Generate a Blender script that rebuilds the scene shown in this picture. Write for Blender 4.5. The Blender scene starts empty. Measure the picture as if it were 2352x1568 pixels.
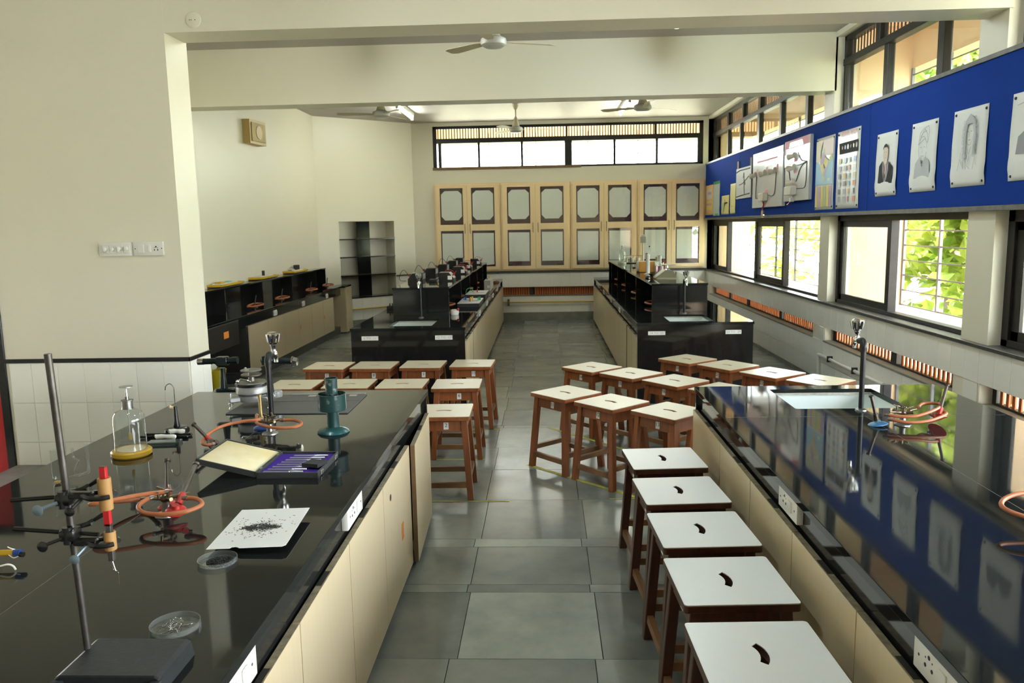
import bpy, bmesh, math, random
from mathutils import Vector, Matrix
random.seed(7)
S = bpy.context.scene
C = S.collection
PI = math.pi
R = math.radians

# ------------------------------------------------------------------ camera, sky, sun, exposure
cam_d = bpy.data.cameras.new('camera')
cam_d.sensor_width = 36.0
cam_d.lens = 1829.0 / 2352.0 * 36.0
cam = bpy.data.objects.new('camera', cam_d)
C.objects.link(cam)
_yaw, _pit, _rol = 0.04272, 0.14453, 0.01916
_f = Vector((-math.sin(_yaw) * math.cos(_pit), math.cos(_yaw) * math.cos(_pit), -math.sin(_pit)))
_r = Vector((math.cos(_yaw), math.sin(_yaw), 0))
_d = _f.cross(_r)
_r2 = _r * math.cos(_rol) + _d * math.sin(_rol)
_d2 = -_r * math.sin(_rol) + _d * math.cos(_rol)
_m = Matrix((_r2, -_d2, -_f)).transposed().to_4x4()
_m.translation = Vector((0, 0, 1.85))
cam.matrix_world = _m
cam_d.clip_start = 0.02
cam_d.clip_end = 300
cam_d.dof.use_dof = True
cam_d.dof.focus_distance = 3.4
cam_d.dof.aperture_fstop = 8.0
S.camera = cam

world = bpy.data.worlds.new('World')
S.world = world
world.use_nodes = True
wn = world.node_tree
for n in list(wn.nodes):
    wn.nodes.remove(n)
w_out = wn.nodes.new('ShaderNodeOutputWorld')
w_bg = wn.nodes.new('ShaderNodeBackground')
w_sky = wn.nodes.new('ShaderNodeTexSky')
w_sky.sky_type = 'NISHITA'
w_sky.sun_disc = False
w_sky.sun_elevation = R(58)
w_sky.sun_rotation = R(-70)
w_sky.dust_density = 3.0
w_sky.air_density = 1.2
w_sky.ozone_density = 1.0
w_bg.inputs['Strength'].default_value = 1.55
w_mix = wn.nodes.new('ShaderNodeMix')
w_mix.data_type = 'RGBA'
w_mix.inputs[0].default_value = 0.62
w_mix.inputs[7].default_value = (7.0, 7.2, 7.4, 1)      # thin bright overcast over the blue
wn.links.new(w_sky.outputs[0], w_mix.inputs[6])
wn.links.new(w_mix.outputs[2], w_bg.inputs[0])
wn.links.new(w_bg.outputs[0], w_out.inputs[0])

sun_d = bpy.data.lights.new('sun', 'SUN')
sun_d.energy = 12.0
sun_d.angle = R(1.0)
sun_d.color = (1.0, 0.95, 0.85)
sun = bpy.data.objects.new('sun', sun_d)
C.objects.link(sun)
sun.rotation_euler = Vector((0.5, 0.28, -0.85)).to_track_quat('-Z', 'Y').to_euler()   # from behind the building, over its roof

S.view_settings.view_transform = 'Standard'
S.view_settings.look = 'None'
S.view_settings.gamma = 1.0
S.view_settings.use_curve_mapping = False
S.view_settings.exposure = 1.75
S.cycles.max_bounces = 10
S.cycles.diffuse_bounces = 6
S.cycles.glossy_bounces = 5
S.cycles.transparent_max_bounces = 16
S.cycles.transmission_bounces = 8
S.cycles.caustics_reflective = False
S.cycles.caustics_refractive = False
S.cycles.sample_clamp_indirect = 6.0
S.cycles.use_denoising = True
TUBE_POWER = 25.0

# ------------------------------------------------------------------ materials
MATS = {}
def mat(name, col, rough=0.5, metal=0.0, spec=0.5, noise=0.0, nscale=8.0, col2=None, bump=0.0, bscale=60.0,
        rnd=0.0, nlo=0.3, nhi=0.7, trans=0.0, emit=None, estr=0.0, coat=0.0, stretch=None, rvar=0.0, sub=0.0, alpha=1.0, ior=1.5):
    if name in MATS:
        return MATS[name]
    m = bpy.data.materials.new(name)
    MATS[name] = m
    m.use_nodes = True
    nt = m.node_tree
    b = nt.nodes['Principled BSDF']
    b.inputs['Base Color'].default_value = (*col, 1)
    b.inputs['Roughness'].default_value = rough
    b.inputs['Metallic'].default_value = metal
    b.inputs['Specular IOR Level'].default_value = spec
    b.inputs['IOR'].default_value = ior
    if trans: b.inputs['Transmission Weight'].default_value = trans
    if coat:
        b.inputs['Coat Weight'].default_value = coat
        b.inputs['Coat Roughness'].default_value = 0.05
    if emit:
        b.inputs['Emission Color'].default_value = (*emit, 1)
        b.inputs['Emission Strength'].default_value = estr
    if noise or bump or rvar:
        tc = nt.nodes.new('ShaderNodeTexCoord')
        src = tc.outputs['Object']
        if stretch:
            mp = nt.nodes.new('ShaderNodeMapping')
            mp.inputs['Scale'].default_value = stretch
            nt.links.new(src, mp.inputs[0]); src = mp.outputs[0]
    last = None
    if noise:
        n = nt.nodes.new('ShaderNodeTexNoise')
        n.inputs['Scale'].default_value = nscale
        n.inputs['Detail'].default_value = 6
        n.inputs['Roughness'].default_value = 0.6
        nt.links.new(src, n.inputs['Vector'])
        if rnd:
            oi = nt.nodes.new('ShaderNodeObjectInfo')
            ad = nt.nodes.new('ShaderNodeVectorMath'); ad.operation = 'ADD'
            sc = nt.nodes.new('ShaderNodeMath'); sc.operation = 'MULTIPLY'; sc.inputs[1].default_value = 50
            nt.links.new(oi.outputs['Random'], sc.inputs[0])
            nt.links.new(src, ad.inputs[0]); nt.links.new(sc.outputs[0], ad.inputs[1])
            nt.links.new(ad.outputs[0], n.inputs['Vector'])
        rp = nt.nodes.new('ShaderNodeMapRange')
        rp.inputs['From Min'].default_value = nlo; rp.inputs['From Max'].default_value = nhi
        rp.inputs['To Min'].default_value = 0; rp.inputs['To Max'].default_value = noise
        nt.links.new(n.outputs[0], rp.inputs[0])
        mx = nt.nodes.new('ShaderNodeMix'); mx.data_type = 'RGBA'
        mx.inputs[6].default_value = (*col, 1); mx.inputs[7].default_value = (*(col2 or tuple(c * .5 for c in col)), 1)
        nt.links.new(rp.outputs[0], mx.inputs[0])
        last = mx.outputs[2]
        nt.links.new(last, b.inputs['Base Color'])
    if rnd:
        oi = nt.nodes.new('ShaderNodeObjectInfo')
        mr = nt.nodes.new('ShaderNodeMapRange')
        mr.inputs['To Min'].default_value = 1 - rnd; mr.inputs['To Max'].default_value = 1 + rnd
        nt.links.new(oi.outputs['Random'], mr.inputs[0])
        hs = nt.nodes.new('ShaderNodeHueSaturation')
        hs.inputs['Color'].default_value = (*col, 1)
        if last: nt.links.new(last, hs.inputs['Color'])
        nt.links.new(mr.outputs[0], hs.inputs['Value'])
        nt.links.new(hs.outputs[0], b.inputs['Base Color'])
    if bump:
        n2 = nt.nodes.new('ShaderNodeTexNoise')
        n2.inputs['Scale'].default_value = bscale; n2.inputs['Detail'].default_value = 4
        nt.links.new(src, n2.inputs['Vector'])
        bp = nt.nodes.new('ShaderNodeBump'); bp.inputs['Strength'].default_value = bump; bp.inputs['Distance'].default_value = 0.01
        nt.links.new(n2.outputs[0], bp.inputs['Height']); nt.links.new(bp.outputs[0], b.inputs['Normal'])
    if rvar:
        n3 = nt.nodes.new('ShaderNodeTexNoise'); n3.inputs['Scale'].default_value = 5; n3.inputs['Detail'].default_value = 5
        nt.links.new(src, n3.inputs['Vector'])
        m3 = nt.nodes.new('ShaderNodeMapRange')
        m3.inputs['From Min'].default_value = .3; m3.inputs['From Max'].default_value = .7
        m3.inputs['To Min'].default_value = max(0, rough - rvar); m3.inputs['To Max'].default_value = rough + rvar
        nt.links.new(n3.outputs[0], m3.inputs[0]); nt.links.new(m3.outputs[0], b.inputs['Roughness'])
    return m

def glass_mat(name, tint, refl=0.5, rough=0.0):
    m = bpy.data.materials.new(name); MATS[name] = m
    m.use_nodes = True
    nt = m.node_tree
    for n in list(nt.nodes): nt.nodes.remove(n)
    o = nt.nodes.new('ShaderNodeOutputMaterial'); o.name = 'Material Output'
    t = nt.nodes.new('ShaderNodeBsdfTransparent'); t.inputs[0].default_value = (*tint, 1)
    g = nt.nodes.new('ShaderNodeBsdfGlossy'); g.inputs['Roughness'].default_value = rough
    f = nt.nodes.new('ShaderNodeFresnel')
    ge = nt.nodes.new('ShaderNodeNewGeometry')           # same reflectance on the way in and out of the thin pane
    io = nt.nodes.new('ShaderNodeMath'); io.operation = 'MULTIPLY_ADD'; io.inputs[1].default_value = 1 / 1.45 - 1.45; io.inputs[2].default_value = 1.45
    nt.links.new(ge.outputs['Backfacing'], io.inputs[0]); nt.links.new(io.outputs[0], f.inputs[0])
    k = nt.nodes.new('ShaderNodeMath'); k.operation = 'MULTIPLY'; k.inputs[1].default_value = refl
    mx = nt.nodes.new('ShaderNodeMixShader')
    nt.links.new(f.outputs[0], k.inputs[0]); nt.links.new(k.outputs[0], mx.inputs[0])
    nt.links.new(t.outputs[0], mx.inputs[1]); nt.links.new(g.outputs[0], mx.inputs[2]); nt.links.new(mx.outputs[0], o.inputs[0])
    return m

CREAM = mat('cream_wall_paint', (0.735, 0.70, 0.575), 0.42, noise=0.25, nscale=1.2, col2=(0.69, 0.65, 0.525), bump=0.03, bscale=14)
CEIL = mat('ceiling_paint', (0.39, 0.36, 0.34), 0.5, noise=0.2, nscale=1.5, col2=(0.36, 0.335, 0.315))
TILE = mat('white_glazed_tile', (0.88, 0.87, 0.81), 0.16, rnd=0.02, noise=0.3, nscale=2, col2=(0.80, 0.78, 0.71))
GROUT = mat('tile_grout', (0.38, 0.36, 0.31), 0.8)
STONE = mat('grey_green_stone_tile', (0.155, 0.182, 0.168), 0.22, rnd=0.24, noise=0.85, nscale=2.6, col2=(0.285, 0.30, 0.265), bump=0.05, bscale=5, rvar=0.03)
STONEG = mat('floor_joint_mortar', (0.07, 0.075, 0.065), 0.8)
SKIRT = mat('grey_skirting_stone', (0.24, 0.24, 0.20), 0.5, noise=0.6, nscale=5, col2=(0.12, 0.12, 0.10))
GRAN = mat('black_polished_granite', (0.007, 0.008, 0.008), 0.045, noise=0.5, nscale=220, col2=(0.024, 0.028, 0.027), spec=0.29, rvar=0.02)
GRANM = mat('black_granite_panel', (0.010, 0.010, 0.010), 0.09, noise=0.4, nscale=200, col2=(0.022, 0.023, 0.022), spec=0.5)
GRANE = mat('worn_black_granite_strip', (0.030, 0.030, 0.028), 0.30, noise=0.8, nscale=25, col2=(0.09, 0.09, 0.08))
LAM = mat('beige_laminate', (0.63, 0.52, 0.335), 0.30, noise=0.5, nscale=3, col2=(0.57, 0.465, 0.285), stretch=(14, 14, 0.6))
LAMD = mat('worn_door_edge', (0.40, 0.34, 0.22), 0.5, noise=0.9, nscale=30, col2=(0.14, 0.12, 0.08))
WOODE = mat('raw_brown_board_edge', (0.16, 0.095, 0.04), 0.6, noise=0.5, nscale=20)
DARKIN = mat('dark_cabinet_inside', (0.02, 0.018, 0.014), 0.7)
STOOLW = mat('reddish_brown_stool_wood', (0.30, 0.092, 0.030), 0.32, noise=0.8, nscale=4, col2=(0.16, 0.046, 0.015), stretch=(7, 7, 1), rnd=0.16)
STOOLD = mat('dark_brown_stool_wood', (0.085, 0.030, 0.016), 0.34, noise=0.8, nscale=4, col2=(0.038, 0.014, 0.009), stretch=(7, 7, 1), rnd=0.15)
STOOLT = mat('worn_stretcher_wood', (0.23, 0.115, 0.045), 0.4, noise=0.8, nscale=6, col2=(0.10, 0.04, 0.017), rnd=0.12)
LAMC = mat('cream_seat_laminate', (0.66, 0.595, 0.44), 0.30, noise=0.4, nscale=5, col2=(0.62, 0.55, 0.40))
LAMWH = mat('white_seat_laminate', (0.78, 0.81, 0.81), 0.28)
WHITE = mat('white_plastic', (0.72, 0.71, 0.66), 0.30)
PAPER = mat('white_paper', (0.78, 0.79, 0.77), 0.7, noise=0.3, nscale=6, col2=(0.70, 0.71, 0.70))
BLACK = mat('black_enamel', (0.010, 0.010, 0.011), 0.25)
BLACKM = mat('black_matte', (0.012, 0.012, 0.012), 0.6)
INK = mat('black_ink', (0.02, 0.02, 0.025), 0.8)
INKG = mat('grey_pencil', (0.30, 0.31, 0.33), 0.8)
INKL = mat('light_pencil', (0.50, 0.52, 0.54), 0.8)
RED = mat('red_paint', (0.50, 0.012, 0.02), 0.35)
REDB = mat('red_rubber', (0.44, 0.022, 0.016), 0.4)
PINKT = mat('pink_foam', (0.70, 0.25, 0.33), 0.6)
CHROME = mat('chrome', (0.75, 0.76, 0.77), 0.10, metal=1.0)
STEEL = mat('grey_steel', (0.33, 0.33, 0.33), 0.35, metal=1.0, noise=0.5, nscale=30, col2=(0.15, 0.14, 0.13))
RODM = mat('tarnished_rod_metal', (0.11, 0.105, 0.10), 0.42, metal=0.8, noise=0.8, nscale=16, col2=(0.055, 0.045, 0.04))
IRON = mat('black_cast_iron', (0.013, 0.016, 0.018), 0.45, noise=0.5, nscale=45, col2=(0.030, 0.034, 0.037), bump=0.08, bscale=120, spec=0.35)
ALU = mat('grey_hammered_metal', (0.36, 0.37, 0.37), 0.36, metal=0.35, noise=0.3, nscale=60)
BRASS = mat('old_brass', (0.26, 0.20, 0.12), 0.36, metal=0.9, noise=0.7, nscale=25, col2=(0.06, 0.05, 0.04))
BRONZE = mat('dark_bronze_tube', (0.12, 0.10, 0.08), 0.40, metal=0.8, noise=0.6, nscale=20, col2=(0.045, 0.04, 0.035))
HOSE = mat('orange_rubber_hose', (0.43, 0.14, 0.052), 0.45, noise=0.6, nscale=22, col2=(0.31, 0.09, 0.035))
PORC = mat('white_sink_porcelain', (0.70, 0.76, 0.74), 0.12)
BLUEP = mat('blue_enamel', (0.015, 0.05, 0.21), 0.3)
BLUEL = mat('pale_blue_wing_metal', (0.20, 0.27, 0.33), 0.4, metal=0.6)
FELT = mat('blue_board_felt', (0.009, 0.042, 0.27), 0.9, noise=0.3, nscale=5, col2=(0.007, 0.034, 0.22), spec=0.08)
WINF = mat('dark_window_frame', (0.014, 0.013, 0.012), 0.42, noise=0.4, nscale=12, col2=(0.035, 0.032, 0.028), spec=0.3)
GREYST = mat('dark_grey_stone_strip', (0.070, 0.070, 0.064), 0.45, noise=0.8, nscale=14, col2=(0.15, 0.145, 0.13))
PEACH = mat('peach_outer_plaster', (0.84, 0.62, 0.43), 0.85, noise=0.4, nscale=3, col2=(0.80, 0.57, 0.38), bump=0.15, bscale=40)
TERRA = mat('terracotta_slat', (0.46, 0.125, 0.030), 0.6, rnd=0.12)
BARD = mat('dark_slat_bar', (0.028, 0.022, 0.018), 0.5)
GRILL = mat('grey_grille_bar', (0.10, 0.10, 0.11), 0.4, metal=0.3)
OAK = mat('pale_oak_cabinet', (0.86, 0.67, 0.41), 0.33, noise=0.6, nscale=3, col2=(0.79, 0.60, 0.34), stretch=(10, 10, 0.7))
MAROON = mat('maroon_backing', (0.055, 0.016, 0.020), 0.35)
CPAPER = mat('pale_grey_backing_paper', (0.88, 0.90, 0.86), 0.6, noise=0.4, nscale=2.5, col2=(0.80, 0.83, 0.79))
YELP = mat('yellow_pipe_paint', (0.55, 0.36, 0.03), 0.4)
YELB = mat('yellow_plastic', (0.62, 0.50, 0.02), 0.35)
YELV = mat('old_yellow_base', (0.46, 0.28, 0.018), 0.35)
YELT = mat('yellow_floor_tape', (0.62, 0.62, 0.06), 0.6, noise=0.8, nscale=40, col2=(0.34, 0.36, 0.10))
GREEN = mat('chipped_green_paint', (0.008, 0.043, 0.043), 0.30, noise=0.9, nscale=26, col2=(0.20, 0.26, 0.25), nlo=0.56, nhi=0.66)
GREENC = mat('clean_green_paint', (0.014, 0.070, 0.074), 0.24, noise=0.4, nscale=20, col2=(0.03, 0.10, 0.10))
CORK = mat('tan_cork_wood', (0.42, 0.235, 0.075), 0.6, noise=0.6, nscale=18, col2=(0.30, 0.15, 0.05))
MAGG = mat('grey_magnet_steel', (0.14, 0.13, 0.125), 0.38, metal=0.7, noise=0.4, nscale=30)
PURP = mat('purple_velvet', (0.060, 0.024, 0.29), 0.85, spec=0.1, bump=0.1, bscale=200)
FOAMY = mat('yellowed_foam', (0.78, 0.72, 0.51), 0.8, noise=0.9, nscale=5, col2=(0.66, 0.53, 0.22))
CASE = mat('grey_black_leatherette', (0.030, 0.034, 0.035), 0.5, bump=0.15, bscale=250)
RUBBER = mat('black_rubber', (0.012, 0.013, 0.015), 0.65)
GREYBD = mat('dull_grey_board', (0.060, 0.062, 0.060), 0.55, noise=0.5, nscale=10, col2=(0.10, 0.10, 0.10))
BEIGEP = mat('beige_speaker_plastic', (0.50, 0.36, 0.13), 0.45)
BEIGEG = mat('beige_speaker_grille', (0.58, 0.46, 0.22), 0.6, bump=0.5, bscale=200)
FANC = mat('cream_fan_enamel', (0.62, 0.57, 0.40), 0.3)
FANW = mat('white_fan_enamel', (0.60, 0.60, 0.58), 0.3)
TUBE = mat('lit_tube', (1, 1, 1), 0.5, emit=(0.96, 1.0, 0.90), estr=TUBE_POWER)
TUBEC = mat('lit_cool_tube', (1, 1, 1), 0.5, emit=(0.84, 0.98, 1.0), estr=TUBE_POWER * 1.6)
LAMPB = mat('white_lamp_housing', (0.70, 0.69, 0.64), 0.4)
WOODR = mat('red_brown_wood_post', (0.22, 0.05, 0.03), 0.5)
ORANGE = mat('orange_paper', (0.75, 0.24, 0.03), 0.6)
PLYEL = mat('yellow_note_paper', (0.72, 0.66, 0.30), 0.7)
SKIN = mat('drawn_skin_tint', (0.70, 0.58, 0.48), 0.8)
SEAB = mat('printed_blue', (0.30, 0.56, 0.72), 0.5)
LEAF = None
CLEAR = glass_mat('clear_glass', (0.93, 0.96, 0.95), 1.4)
PANE = glass_mat('window_pane_glass', (0.86, 0.88, 0.84), 1.2)
CABG = glass_mat('cabinet_pane_glass', (0.97, 0.98, 0.97), 1.2)
FROST = glass_mat('petri_glass', (0.90, 0.93, 0.93), 1.5)
def _cloud(m, k):
    nt = m.node_tree; o = nt.nodes['Material Output']; src = o.inputs[0].links[0].from_socket
    d = nt.nodes.new('ShaderNodeBsdfDiffuse'); d.inputs[0].default_value = (.62, .66, .67, 1)
    x = nt.nodes.new('ShaderNodeMixShader'); x.inputs[0].default_value = k
    nt.links.new(src, x.inputs[1]); nt.links.new(d.outputs[0], x.inputs[2]); nt.links.new(x.outputs[0], o.inputs[0])
_cloud(FROST, 0.07)      # scratched, slightly milky plastic
BLUEQ = mat('blue_plastic', (0.02, 0.10, 0.42), 0.4)
GREENQ = mat('green_plastic', (0.02, 0.33, 0.10), 0.4)
BOXG = mat('pale_grey_box_paint', (0.42, 0.42, 0.36), 0.4)
SCALEG = mat('sage_green_enamel', (0.15, 0.16, 0.10), 0.25)
SCALEC = mat('cream_dial_plate', (0.62, 0.58, 0.38), 0.3)
WPLAS = mat('milky_plastic', (0.75, 0.77, 0.76), 0.3, sub=0)
GROUND = mat('pale_bounce_paving_grass', (0.46, 0.42, 0.34), 0.9, noise=0.8, nscale=0.4, col2=(0.30, 0.33, 0.18))  # paving and grass, made pale so sunlit ground bounces light onto the soffits
BARK = mat('tree_bark', (0.09, 0.065, 0.045), 0.85, noise=0.6, nscale=12)
COTTON = mat('white_cotton', (0.75, 0.74, 0.70), 0.9)
PITH = mat('pith_ball', (0.72, 0.55, 0.33), 0.8)
FILING = mat('iron_filings', (0.02, 0.02, 0.022), 0.5, metal=0.4)

# ------------------------------------------------------------------ mesh builder
class MB:
    def __init__(s):
        s.bm = bmesh.new()
    def box(s, x0, x1, y0, y1, z0, z1, bev=0.0, seg=1, mtx=None):
        m = Matrix.Translation(((x0 + x1) / 2, (y0 + y1) / 2, (z0 + z1) / 2)) @ Matrix.Diagonal((abs(x1 - x0), abs(y1 - y0), abs(z1 - z0), 1))
        if mtx is not None: m = mtx @ m
        r = bmesh.ops.create_cube(s.bm, size=1.0, matrix=m)
        if bev:
            es = list({e for v in r['verts'] for e in v.link_edges})
            bmesh.ops.bevel(s.bm, geom=es, offset=bev, segments=seg, affect='EDGES', profile=0.5)
        return s
    def cyl(s, p0, p1, r0, r1=None, n=16):
        p0, p1 = Vector(p0), Vector(p1)
        d = p1 - p0
        m = Matrix.Translation((p0 + p1) / 2) @ d.to_track_quat('Z', 'Y').to_matrix().to_4x4()
        bmesh.ops.create_cone(s.bm, cap_ends=True, cap_tris=False, segments=n, radius1=r0, radius2=r0 if r1 is None else r1, depth=d.length, matrix=m)
        return s
    def ball(s, c, r, sc=(1, 1, 1), n=12):
        m = Matrix.Translation(c) @ Matrix.Diagonal((*sc, 1))
        bmesh.ops.create_uvsphere(s.bm, u_segments=n, v_segments=max(6, n * 2 // 3), radius=r, matrix=m)
        return s
    def tube(s, pts, r, n=8, closed=False, caps=True):
        pts = [Vector(p) for p in pts]
        N = len(pts)
        rr = r if isinstance(r, (list, tuple)) else [r] * N
        rings = []
        t0 = None; nrm = None
        for i, p in enumerate(pts):
            a = pts[(i - 1) % N] if (closed or i > 0) else p
            b = pts[(i + 1) % N] if (closed or i < N - 1) else p
            t = (b - a)
            if t.length < 1e-9: t = Vector((0, 0, 1))
            t.normalize()
            if nrm is None:
                nrm = t.orthogonal().normalized()
            else:
                nrm = (nrm - t * nrm.dot(t))
                nrm = nrm.normalized() if nrm.length > 1e-6 else t.orthogonal().normalized()
            bn = t.cross(nrm)
            rings.append([s.bm.verts.new(p + (nrm * math.cos(2 * PI * k / n) + bn * math.sin(2 * PI * k / n)) * rr[i]) for k in range(n)])
        m = N if closed else N - 1
        for i in range(m):
            A, B = rings[i], rings[(i + 1) % N]
            for k in range(n):
                s.bm.faces.new((A[k], A[(k + 1) % n], B[(k + 1) % n], B[k]))
        if caps and not closed:
            s.bm.faces.new(rings[0][::-1]); s.bm.faces.new(rings[-1])
        return s
    def lathe(s, prof, o=(0, 0, 0), n=24, mtx=None):
        rings = []
        for (r, z) in prof:
            if r < 1e-6:
                rings.append([s.bm.verts.new(Vector((o[0], o[1], o[2] + z)))])
            else:
                rings.append([s.bm.verts.new(Vector((o[0] + r * math.cos(2 * PI * k / n), o[1] + r * math.sin(2 * PI * k / n), o[2] + z))) for k in range(n)])
        for A, B in zip(rings, rings[1:]):
            if len(A) == 1 and len(B) == 1: continue
            for k in range(n):
                if len(A) == 1: s.bm.faces.new((A[0], B[(k + 1) % n], B[k]))
                elif len(B) == 1: s.bm.faces.new((A[k], A[(k + 1) % n], B[0]))
                else: s.bm.faces.new((A[k], A[(k + 1) % n], B[(k + 1) % n], B[k]))
        if mtx is not None:
            for A in rings:
                for v in A: v.co = mtx @ v.co
        return s
    def prism(s, poly, h, mtx=None):
        a = [s.bm.verts.new((x, y, 0)) for x, y in poly]
        b = [s.bm.verts.new((x, y, h)) for x, y in poly]
        n = len(poly)
        s.bm.faces.new(a[::-1]); s.bm.faces.new(b)
        for i in range(n):
            s.bm.faces.new((a[i], a[(i + 1) % n], b[(i + 1) % n], b[i]))
        if mtx is not None:
            for v in a + b: v.co = mtx @ v.co
        return s
    def face(s, pts):
        s.bm.faces.new([s.bm.verts.new(p) for p in pts])
        return s
    def mesh(s, name, m, smooth=True):
        me = bpy.data.meshes.new(name)
        bmesh.ops.recalc_face_normals(s.bm, faces=s.bm.faces)
        s.bm.to_mesh(me); s.bm.free()
        if m: me.materials.append(m)
        if smooth:
            me.polygons.foreach_set('use_smooth', [True] * len(me.polygons))
            me.set_sharp_from_angle(angle=R(38))
        return me
    def build(s, name, m, parent=None, smooth=True, world=False):
        return link(name, s.mesh(name, m, smooth), parent, world)

def basis(o):
    m = Matrix.LocRotScale(o.location, o.rotation_euler, o.scale)
    return basis(o.parent) @ m if o.parent else m
def link(name, me, parent=None, world=False):
    o = bpy.data.objects.new(name, me)
    C.objects.link(o)
    if parent is not None:
        if world: me.transform(basis(parent).inverted())
        o.parent = parent
    return o
def tag(o, label, cat, group=None):
    o['label'] = label; o['category'] = cat
    if group: o['group'] = group
    return o
def thing(name, label, cat, loc=(0, 0, 0), rz=0.0, group=None):
    o = bpy.data.objects.new(name, None)
    C.objects.link(o)
    o.empty_display_size = 0.1
    o.location = loc; o.rotation_euler = (0, 0, rz)
    return tag(o, label, cat, group)
def struct(name, mb, m, parent=None, smooth=False):
    o = mb.build(name, m, parent, smooth)
    if parent is None: o['kind'] = 'structure'
    return o
def copy_tree(o, parent=None):
    c = o.copy(); C.objects.link(c); c.parent = parent
    for ch in list(o.children): copy_tree(ch, c)
    return c
def dup(o, loc, rz=None, label=None, group=None):
    c = copy_tree(o); c.location = loc
    if rz is not None: c.rotation_euler = (0, 0, rz)
    if label: c['label'] = label
    if group: c['group'] = group
    return c
BOXES = {}
def piece(name, parent, x0, x1, y0, y1, z0, z1, m, bev=0.0015, jit=0.0):
    """one small box as an object of its own; alike pieces share their mesh (coordinates in the parent's frame)"""
    d = (round(x1 - x0, 4), round(y1 - y0, 4), round(z1 - z0, 4), m.name, bev)
    if d not in BOXES:
        BOXES[d] = MB().box(-d[0] / 2, d[0] / 2, -d[1] / 2, d[1] / 2, -d[2] / 2, d[2] / 2, bev).mesh(name, m, False)
    o = bpy.data.objects.new(name, BOXES[d])
    C.objects.link(o); o.parent = parent
    o.location = ((x0 + x1) / 2, (y0 + y1) / 2, (z0 + z1) / 2 + (random.uniform(-jit, jit) if jit else 0))
    return o
def curve_mesh(name, outline, holes, depth, m, bev=0.0):
    """flat plate with holes: filled 2D curve turned into a mesh, from z=0 to z=depth"""
    cu = bpy.data.curves.new(name, 'CURVE')
    cu.dimensions = '2D'; cu.fill_mode = 'BOTH'; cu.extrude = depth / 2 - bev; cu.bevel_depth = bev; cu.bevel_resolution = 1
    if bev: cu.offset = -bev
    for loop in [outline] + holes:
        sp = cu.splines.new('POLY'); sp.points.add(len(loop) - 1)
        for p, q in zip(sp.points, loop): p.co = (q[0], q[1], 0, 1)
        sp.use_cyclic_u = True
    return curve_to_mesh(name, cu, m, Matrix.Translation((0, 0, depth / 2)))
def curve_to_mesh(name, cu, m, mtx=None):
    o = bpy.data.objects.new(name, cu); C.objects.link(o)
    bpy.context.view_layer.update()
    me = bpy.data.meshes.new_from_object(o.evaluated_get(bpy.context.evaluated_depsgraph_get()))
    bpy.data.objects.remove(o); bpy.data.curves.remove(cu)
    me.name = name
    me.materials.clear(); me.materials.append(m)
    me.polygons.foreach_set('use_smooth', [False] * len(me.polygons))
    if mtx is not None: me.transform(mtx)
    return me
TXT = {}
def text(name, body, size, m, parent, mtx, spacing=1.0):
    """raised flat lettering; text lies in local XY, centred, then mtx"""
    k = (body, round(size, 4), m.name, spacing)
    if k not in TXT:
        cu = bpy.data.curves.new(name, 'FONT')
        cu.body = body; cu.size = size; cu.align_x = 'CENTER'; cu.align_y = 'CENTER'; cu.extrude = 0.0004; cu.space_character = spacing
        cu.resolution_u = 2
        TXT[k] = curve_to_mesh(name, cu, m)
    me = TXT[k].copy(); me.transform(mtx)
    return link(name, me, parent)
def rrect(x0, x1, y0, y1, r, n=4):
    out = []
    for cx, cy, a0 in ((x1 - r, y1 - r, 0), (x0 + r, y1 - r, 90), (x0 + r, y0 + r, 180), (x1 - r, y0 + r, 270)):
        for k in range(n + 1):
            a = R(a0 + 90 * k / n); out.append((cx + r * math.cos(a), cy + r * math.sin(a)))
    return out
def spline(pts, sub=6, closed=False):
    P = [Vector(p) for p in pts]; n = len(P); out = []
    rng = range(n if closed else n - 1)
    for i in rng:
        p0 = P[(i - 1) % n] if closed or i > 0 else P[i] * 2 - P[i + 1]
        p1 = P[i]; p2 = P[(i + 1) % n]
        p3 = P[(i + 2) % n] if closed or i + 2 < n else p2 * 2 - p1
        for k in range(sub):
            t = k / sub
            out.append(0.5 * ((2 * p1) + (p2 - p0) * t + (2 * p0 - 5 * p1 + 4 * p2 - p3) * t * t + (3 * p1 - p0 - 3 * p2 + p3) * t ** 3))
    if not closed: out.append(P[-1])
    return out
RZ = lambda a: Matrix.Rotation(a, 4, 'Z')
RX = lambda a: Matrix.Rotation(a, 4, 'X')
RY = lambda a: Matrix.Rotation(a, 4, 'Y')
T = lambda x, y, z: Matrix.Translation((x, y, z))
FACE_X = T(0, 0, 0) @ RZ(-PI / 2) @ RX(PI / 2)     # text/plate normal towards -X (right wall seen from the room)
FACE_Y = RX(PI / 2)                                # normal towards -Y (towards the camera)
FACE_XP = RZ(PI / 2) @ RX(PI / 2)                  # normal towards +X
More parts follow.
